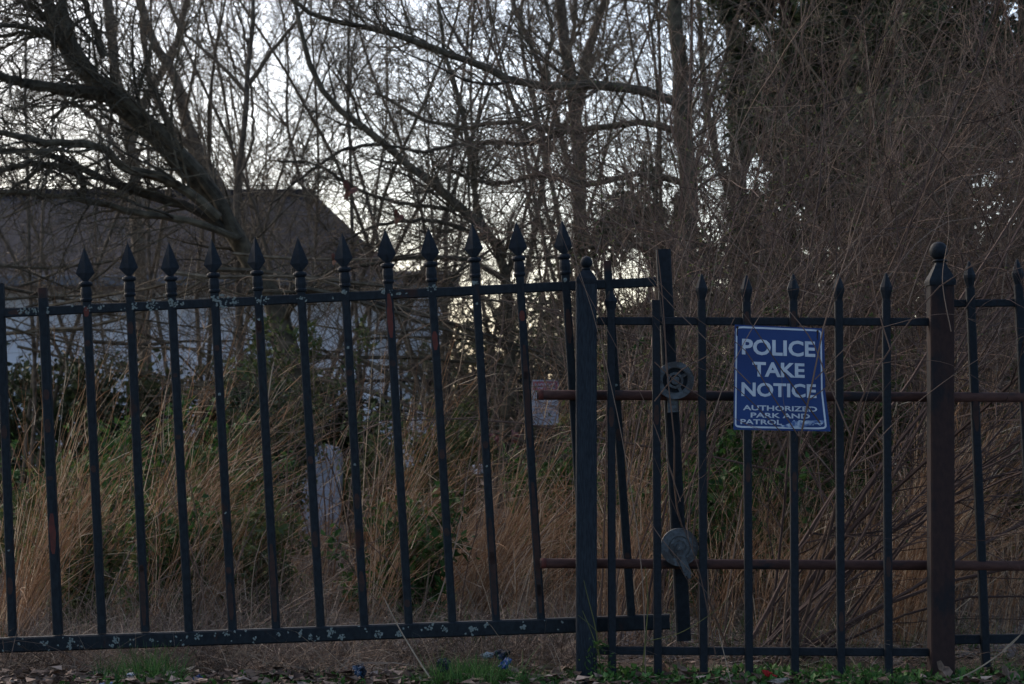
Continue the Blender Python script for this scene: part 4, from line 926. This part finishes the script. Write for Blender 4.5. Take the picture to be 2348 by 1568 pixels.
def green_grass():
    r = np.random.default_rng(404); parts = []; Bs = []; L = []
    def patch(px0, px1, Y0, Y1, n, l0, l1): Bs.append(np.stack([r.uniform(GX(px0, Y0), GX(px1, Y0), n), r.uniform(Y0, Y1, n), np.zeros(n)], -1)); L.append(r.uniform(l0, l1, n))
    patch(880, 1330, 5.86, 6.12, 5200, .02, .075); patch(380, 900, 5.86, 6.1, 2600, .015, .05); patch(200, 400, 5.9, 6.1, 900, .03, .10); patch(1350, 2400, 5.84, 6.15, 5200, .02, .065); patch(-60, 900, 5.84, 6.0, 700, .01, .04)
    patch(620, 820, 5.88, 6.0, 300, .02, .06); patch(1500, 2400, 6.6, 9, 4000, .02, .10); patch(-60, 1400, 6.8, 10, 3000, .03, .12)
    for px in (905, 1000, 1180, 1195, 1225, 1640): patch(px - 12, px + 12, 5.88, 5.92, 14, .08, .15)
    B = np.concatenate(Bs); L = np.concatenate(L); kk = np.array([noise.noise(Vector((x * 4.5, y * 4.5, 8))) for x, y in B[:, :2]]); L = L * np.clip(.85 + 1.3 * kk, .3, 1.5); kk = kk > -.12; B = B[kk]; L = L[kk]; M = len(B); d = np.stack([r.normal(0, .35, M), r.normal(0, .3, M), np.ones(M)], -1)
    V, q, _ = ribbons(B, d, L, r.uniform(.0018, .0042, M), 5, r.uniform(.05, .5, M), r, .06)
    # small round weed leaves
    n = 5600; px = r.uniform(1350, 2400, n); Y = r.uniform(5.84, 6.12, n); C = np.stack([GX(px, 5.95), Y, r.uniform(.0, .045, n)], -1)
    c2 = np.stack([r.uniform(GX(150, 6), GX(1330, 6), 1500), r.uniform(5.86, 6.05, 1500), r.uniform(0, .03, 1500)], -1)
    V2, F2 = leaves(np.concatenate([C, c2]), (.008, .026), r, asp=.7, up=.4)
    Vv, Fs = cat([(V, q), (V2, F2)]); stuff('green_grass', mesh_np('green_grass', Vv, Fs, M_grass), 'short green grass and weeds along the fence foot', 'grass')
    n = 5200; Y = r.uniform(5.82, 9.5, n) ** 1; X = r.uniform(-.27, .27, n) * Y; C = np.stack([X, Y, r.uniform(.004, .02, n)], -1)
    n2 = 2600; C2 = np.stack([r.uniform(-1.5, 1.5, n2), r.uniform(5.82, 6.12, n2), r.uniform(.008, .045, n2)], -1)
    CC = np.concatenate([C, C2]); V, Fc = leaves(CC, (.018, .055), r, asp=.75, fold=1.1); V = V.reshape(-1, 4, 3); V[:, :, 2] = np.maximum(.003, CC[:, None, 2] + (V[:, :, 2] - CC[:, None, 2]) * .38); V = V.reshape(-1, 3); stuff('leaf_litter', mesh_np('leaf_litter', V, Fc, M_litter), 'brown dead leaves scattered on the ground', 'leaves')
green_grass()

# ================================================================ LITTER, LEAVES, STALKS
def crumple(name, px, py, Y, w_, h_, d_, c1, c2, seed, label, cat_='litter', rough=.5, lift=0.0, rot=0.0):
    import bmesh
    bm = bmesh.new(); bmesh.ops.create_icosphere(bm, subdivisions=4, radius=1); 
    for v in bm.verts:
        p = v.co.copy(); f = .75 + .9 * abs(noise.noise(p * 1.1 + Vector((seed, 0, 0)))) + .45 * abs(noise.noise(p * 2.6 + Vector((0, seed, 0)))) - .55 * abs(noise.noise(p * 4.5 + Vector((0, 0, seed))))
        v.co = Vector((p.x * f * w_ / 2.4, p.y * f * d_ / 2.4, p.z * f * h_ / 2.4))
    me = bpy.data.meshes.new(name); bm.to_mesh(me); bm.free(); m = plain(name + '_film', c1, rough, 30, c2, .12, lo=.45, hi=.52); me.materials.append(m)
    q = P(px, py, Y); o = link(name, me, None, (q[0], q[1], max(q[2], h_ * .3) + lift)); o.rotation_euler = (0, rot, seed); setprops(o, label, cat_); return o
crumple('blue_wrapper', 1158, 1522, 5.93, .055, .022, .03, (.004, .030, .10), (.010, .045, .13), 1, 'bright blue crumpled wrapper in the grass under the gate', rot=-.5)
crumple('dark_wrapper', 1150, 1500, 6.03, .07, .035, .04, (.010, .012, .016), (.02, .03, .05), 2, 'black crumpled wrapper just behind the bright blue one')
crumple('black_bag', 1016, 1524, 5.95, .045, .045, .04, (.010, .012, .020), (.02, .025, .04), 3, 'small crumpled black plastic bag in the grass')
crumple('clear_bag', 1118, 1502, 6.06, .055, .022, .04, (.26, .28, .28), (.10, .10, .09), 4, 'pale clear crumpled plastic behind the grass under the gate')
crumple('blue_rimmed_bag', 825, 1535, 5.93, .06, .035, .04, (.008, .010, .014), (.012, .035, .07), 5, 'dark crumpled bag with a blue edge left of the black bag', rot=.4)
crumple('blue_scrap', 452, 1556, 5.90, .032, .018, .02, (.003, .020, .075), (.006, .030, .10), 6, 'small blue plastic piece at the bottom edge', rot=-.5)
crumple('white_scrap', 243, 1568, 5.88, .042, .014, .02, (.30, .34, .42), (.14, .18, .30), 7, 'white plastic scrap at the bottom left edge')
crumple('foil_scrap', 300, 1548, 5.93, .045, .018, .03, (.20, .23, .26), (.08, .08, .08), 8, 'grey foil scrap right of the white scrap')
crumple('red_wrapper', 1762, 1546, 5.90, .045, .020, .02, (.20, .010, .010), (.12, .008, .008), 9, 'small red wrapper under the blue sign', rot=-.4)
crumple('pale_cloth', 1790, 1560, 5.86, .09, .016, .02, (.22, .19, .16), (.12, .10, .08), 10, 'dirty pale rag lying in front of the fence')
crumple('white_bottle', 2276, 1243, 10.5, .055, .06, .05, (.55, .60, .68), (.45, .50, .6), 11, 'white round plastic bottle in the weeds right of the rusty post')
crumple('white_cup', 1095, 1074, 14.0, .10, .08, .07, (.5, .55, .6), (.4, .45, .5), 12, 'small white litter in the grass behind the gate')
crumple('pink_bag', 1150, 1003, 16.0, .30, .12, .15, (.34, .13, .15), (.26, .10, .12), 13, 'faded pink bag in the weeds left of the small notice')
def board():
    Y = 12.5; m = plain('board', (.26, .27, .30), .8, 14, (.13, .14, .15)); b = MB(); a = P(645, 1100, Y); c = P(780, 1020, Y); n = 12; V = []
    vb = -(a[2] + .02) / (c[2] - a[2]); prof = [(0, vb), (0, .45), (.04, .75), (.15, .93), (.4, 1.0), (.7, 1.0), (.9, .92), (.97, .72), (1, .45), (1, vb)]
    for yy in (Y, Y + .2): V += [(a[0] + (c[0] - a[0]) * u, yy + .12 * v, a[2] + (c[2] - a[2]) * v) for u, v in prof]
    k = len(prof); b.add(V, [list(range(k)), [k + i for i in range(k)][::-1]] + [[i, k + i, k + (i + 1) % k, (i + 1) % k] for i in range(k)])
    o = b.build('pale_box', m, None, (a[0], Y, a[2])); setprops(o, 'pale rounded box half hidden in weeds behind the sixth and seventh pickets', 'box')
board()
def leafshape(px, py, Y, s, seed, label, m=M_redleaf):
    r = random.Random(seed); b = MB(); q = P(px, py, Y); n = 14; V = []
    for i in range(n):
        a = 6.283 * i / n; k = s * (.5 + .22 * math.cos(3 * a) + r.uniform(-.08, .08)); V.append((q[0] + k * math.cos(a) * .8, q[1] + .35 * s * math.sin(2 * a), q[2] + k * math.sin(a)))
    V.append(tuple(q + (0, -.15 * s, 0))); b.add(V, [[i, (i + 1) % n, n] for i in range(n)]); o = b.build('dead_leaf', m, None, q); setprops(o, label, 'leaf', 'large curled dead leaves')
for a in [(768, 594, 6.15, .028, 1, 'curled reddish leaf caught beside the eighth spearhead'), (800, 437, 12.5, .09, 2, 'dead leaf hanging high in the twigs above the gate middle'), (912, 497, 12.5, .07, 3, 'dead leaf hanging just above the ninth spearhead'), (985, 628, 10, .06, 4, 'dead leaf hanging behind the top rail'),
          (2160, 1540, 5.92, .05, 5, 'curled dead leaf at the foot of the rusty post'), (2460 / 1.065, 1552, 5.9, .06, 6, 'broad brown dead leaf at the bottom right corner'), (1560, 1535, 5.95, .035, 7, 'dead leaf at the foot of the gate end post'), (1705, 1558, 5.9, .04, 8, 'dead leaf below the left edge of the blue sign')]:
    leafshape(*a, m=M_redleaf if a[4] < 5 else M_litter)
def stalk(name, runs, m, label, cat_, seed, side=0, leaf=None):
    r = np.random.default_rng(seed); gs = []
    for pts, Ys, r0, r1 in runs: gs.append((resample([P(x, y, Ys[0] + (Ys[1] - Ys[0]) * i / (len(pts) - 1)) for i, (x, y) in enumerate(pts)], 18)[None], np.linspace(r0, r1, 18)[None], 6))
    org = gs[0][0][0, 0]; V, Fq = tubes(gs, rng=r)
    if leaf:
        t = thing(name, org, label, cat_); link('stem', mesh_np('stem', V - org, Fq, m, smooth=True), t, org)
        C = np.concatenate([P(px, py, Y) + r.normal(size=(n, 3)) * (sp, sp * .6, sp * .7) for px, py, Y, n, sp in leaf]); V, Fc = leaves(C, (.010, .022), r, asp=.35); link('leaves', mesh_np('leaves', V - org, Fc, M_ltgreen), t, org)
    else: o = link(name, mesh_np(name, V - org, Fq, m, smooth=True), None, org); setprops(o, label, cat_)
M_pale = plain('pale_stem', (.26, .21, .15), .8, 20, (.18, .14, .10)); M_yg = plain('yellow_green_stem', (.085, .085, .018), .7, 20, (.05, .06, .015))
stalk('dry_stalk', [([(1000, 1575), (960, 1515), (915, 1440), (880, 1370)], (5.88, 5.98), .0028, .0010)], M_pale, 'single pale dry stalk slanting in front of the bottom rail', 'stalk', 1)
stalk('dry_vine', [([(2150, 1570), (2220, 1545), (2290, 1500), (2335, 1460), (2350, 1430)], (5.88, 5.9), .0030, .0012), ([(2300, 1490), (2330, 1462), (2345, 1450)], (5.88, 5.9), .0014, .0008)], M_pale, 'pale arching stem at the bottom right corner', 'stalk', 2)
stalk('dry_stalk', [([(1678, 1575), (1660, 1500), (1645, 1440)], (5.88, 5.9), .0016, .0008)], M_pale, 'short pale dry stalk below the left side of the blue sign', 'stalk', 3)
stalk('seed_stalk', [([(600, 1010), (612, 930), (622, 860), (628, 830)], (8.0, 8.0), .003, .002), ([(608, 960), (635, 900), (655, 870)], (8, 8), .002, .0015), ([(606, 930), (600, 880)], (8, 8), .002, .001)], M_pale, 'pale seed stalk standing between the sixth and seventh pickets', 'stalk', 4)
stalk('green_weed', [([(1378, 1568), (1372, 1500), (1352, 1440), (1335, 1400)], (5.94, 5.93), .0016, .0008), ([(1375, 1520), (1365, 1440), (1345, 1360), (1338, 1330)], (5.93, 5.9), .0018, .0008), ([(1370, 1450), (1350, 1430), (1325, 1410)], (5.92, 5.9), .001, .0006),
      ([(1470, 1568), (1478, 1480), (1485, 1380), (1478, 1300)], (5.93, 5.93), .0022, .001), ([(1480, 1470), (1560, 1450), (1640, 1400), (1670, 1370)], (5.93, 5.9), .0012, .0007)], M_yg, 'yellow green weed with feathery leaves in front of the left post', 'plant', 5, leaf=[(1385, 1520, 5.93, 55, .022), (1360, 1510, 5.93, 24, .02), (1375, 1480, 5.92, 40, .012)])
print('tris', sum(len(o.data.polygons) for o in bpy.data.objects if o.type == 'MESH'))
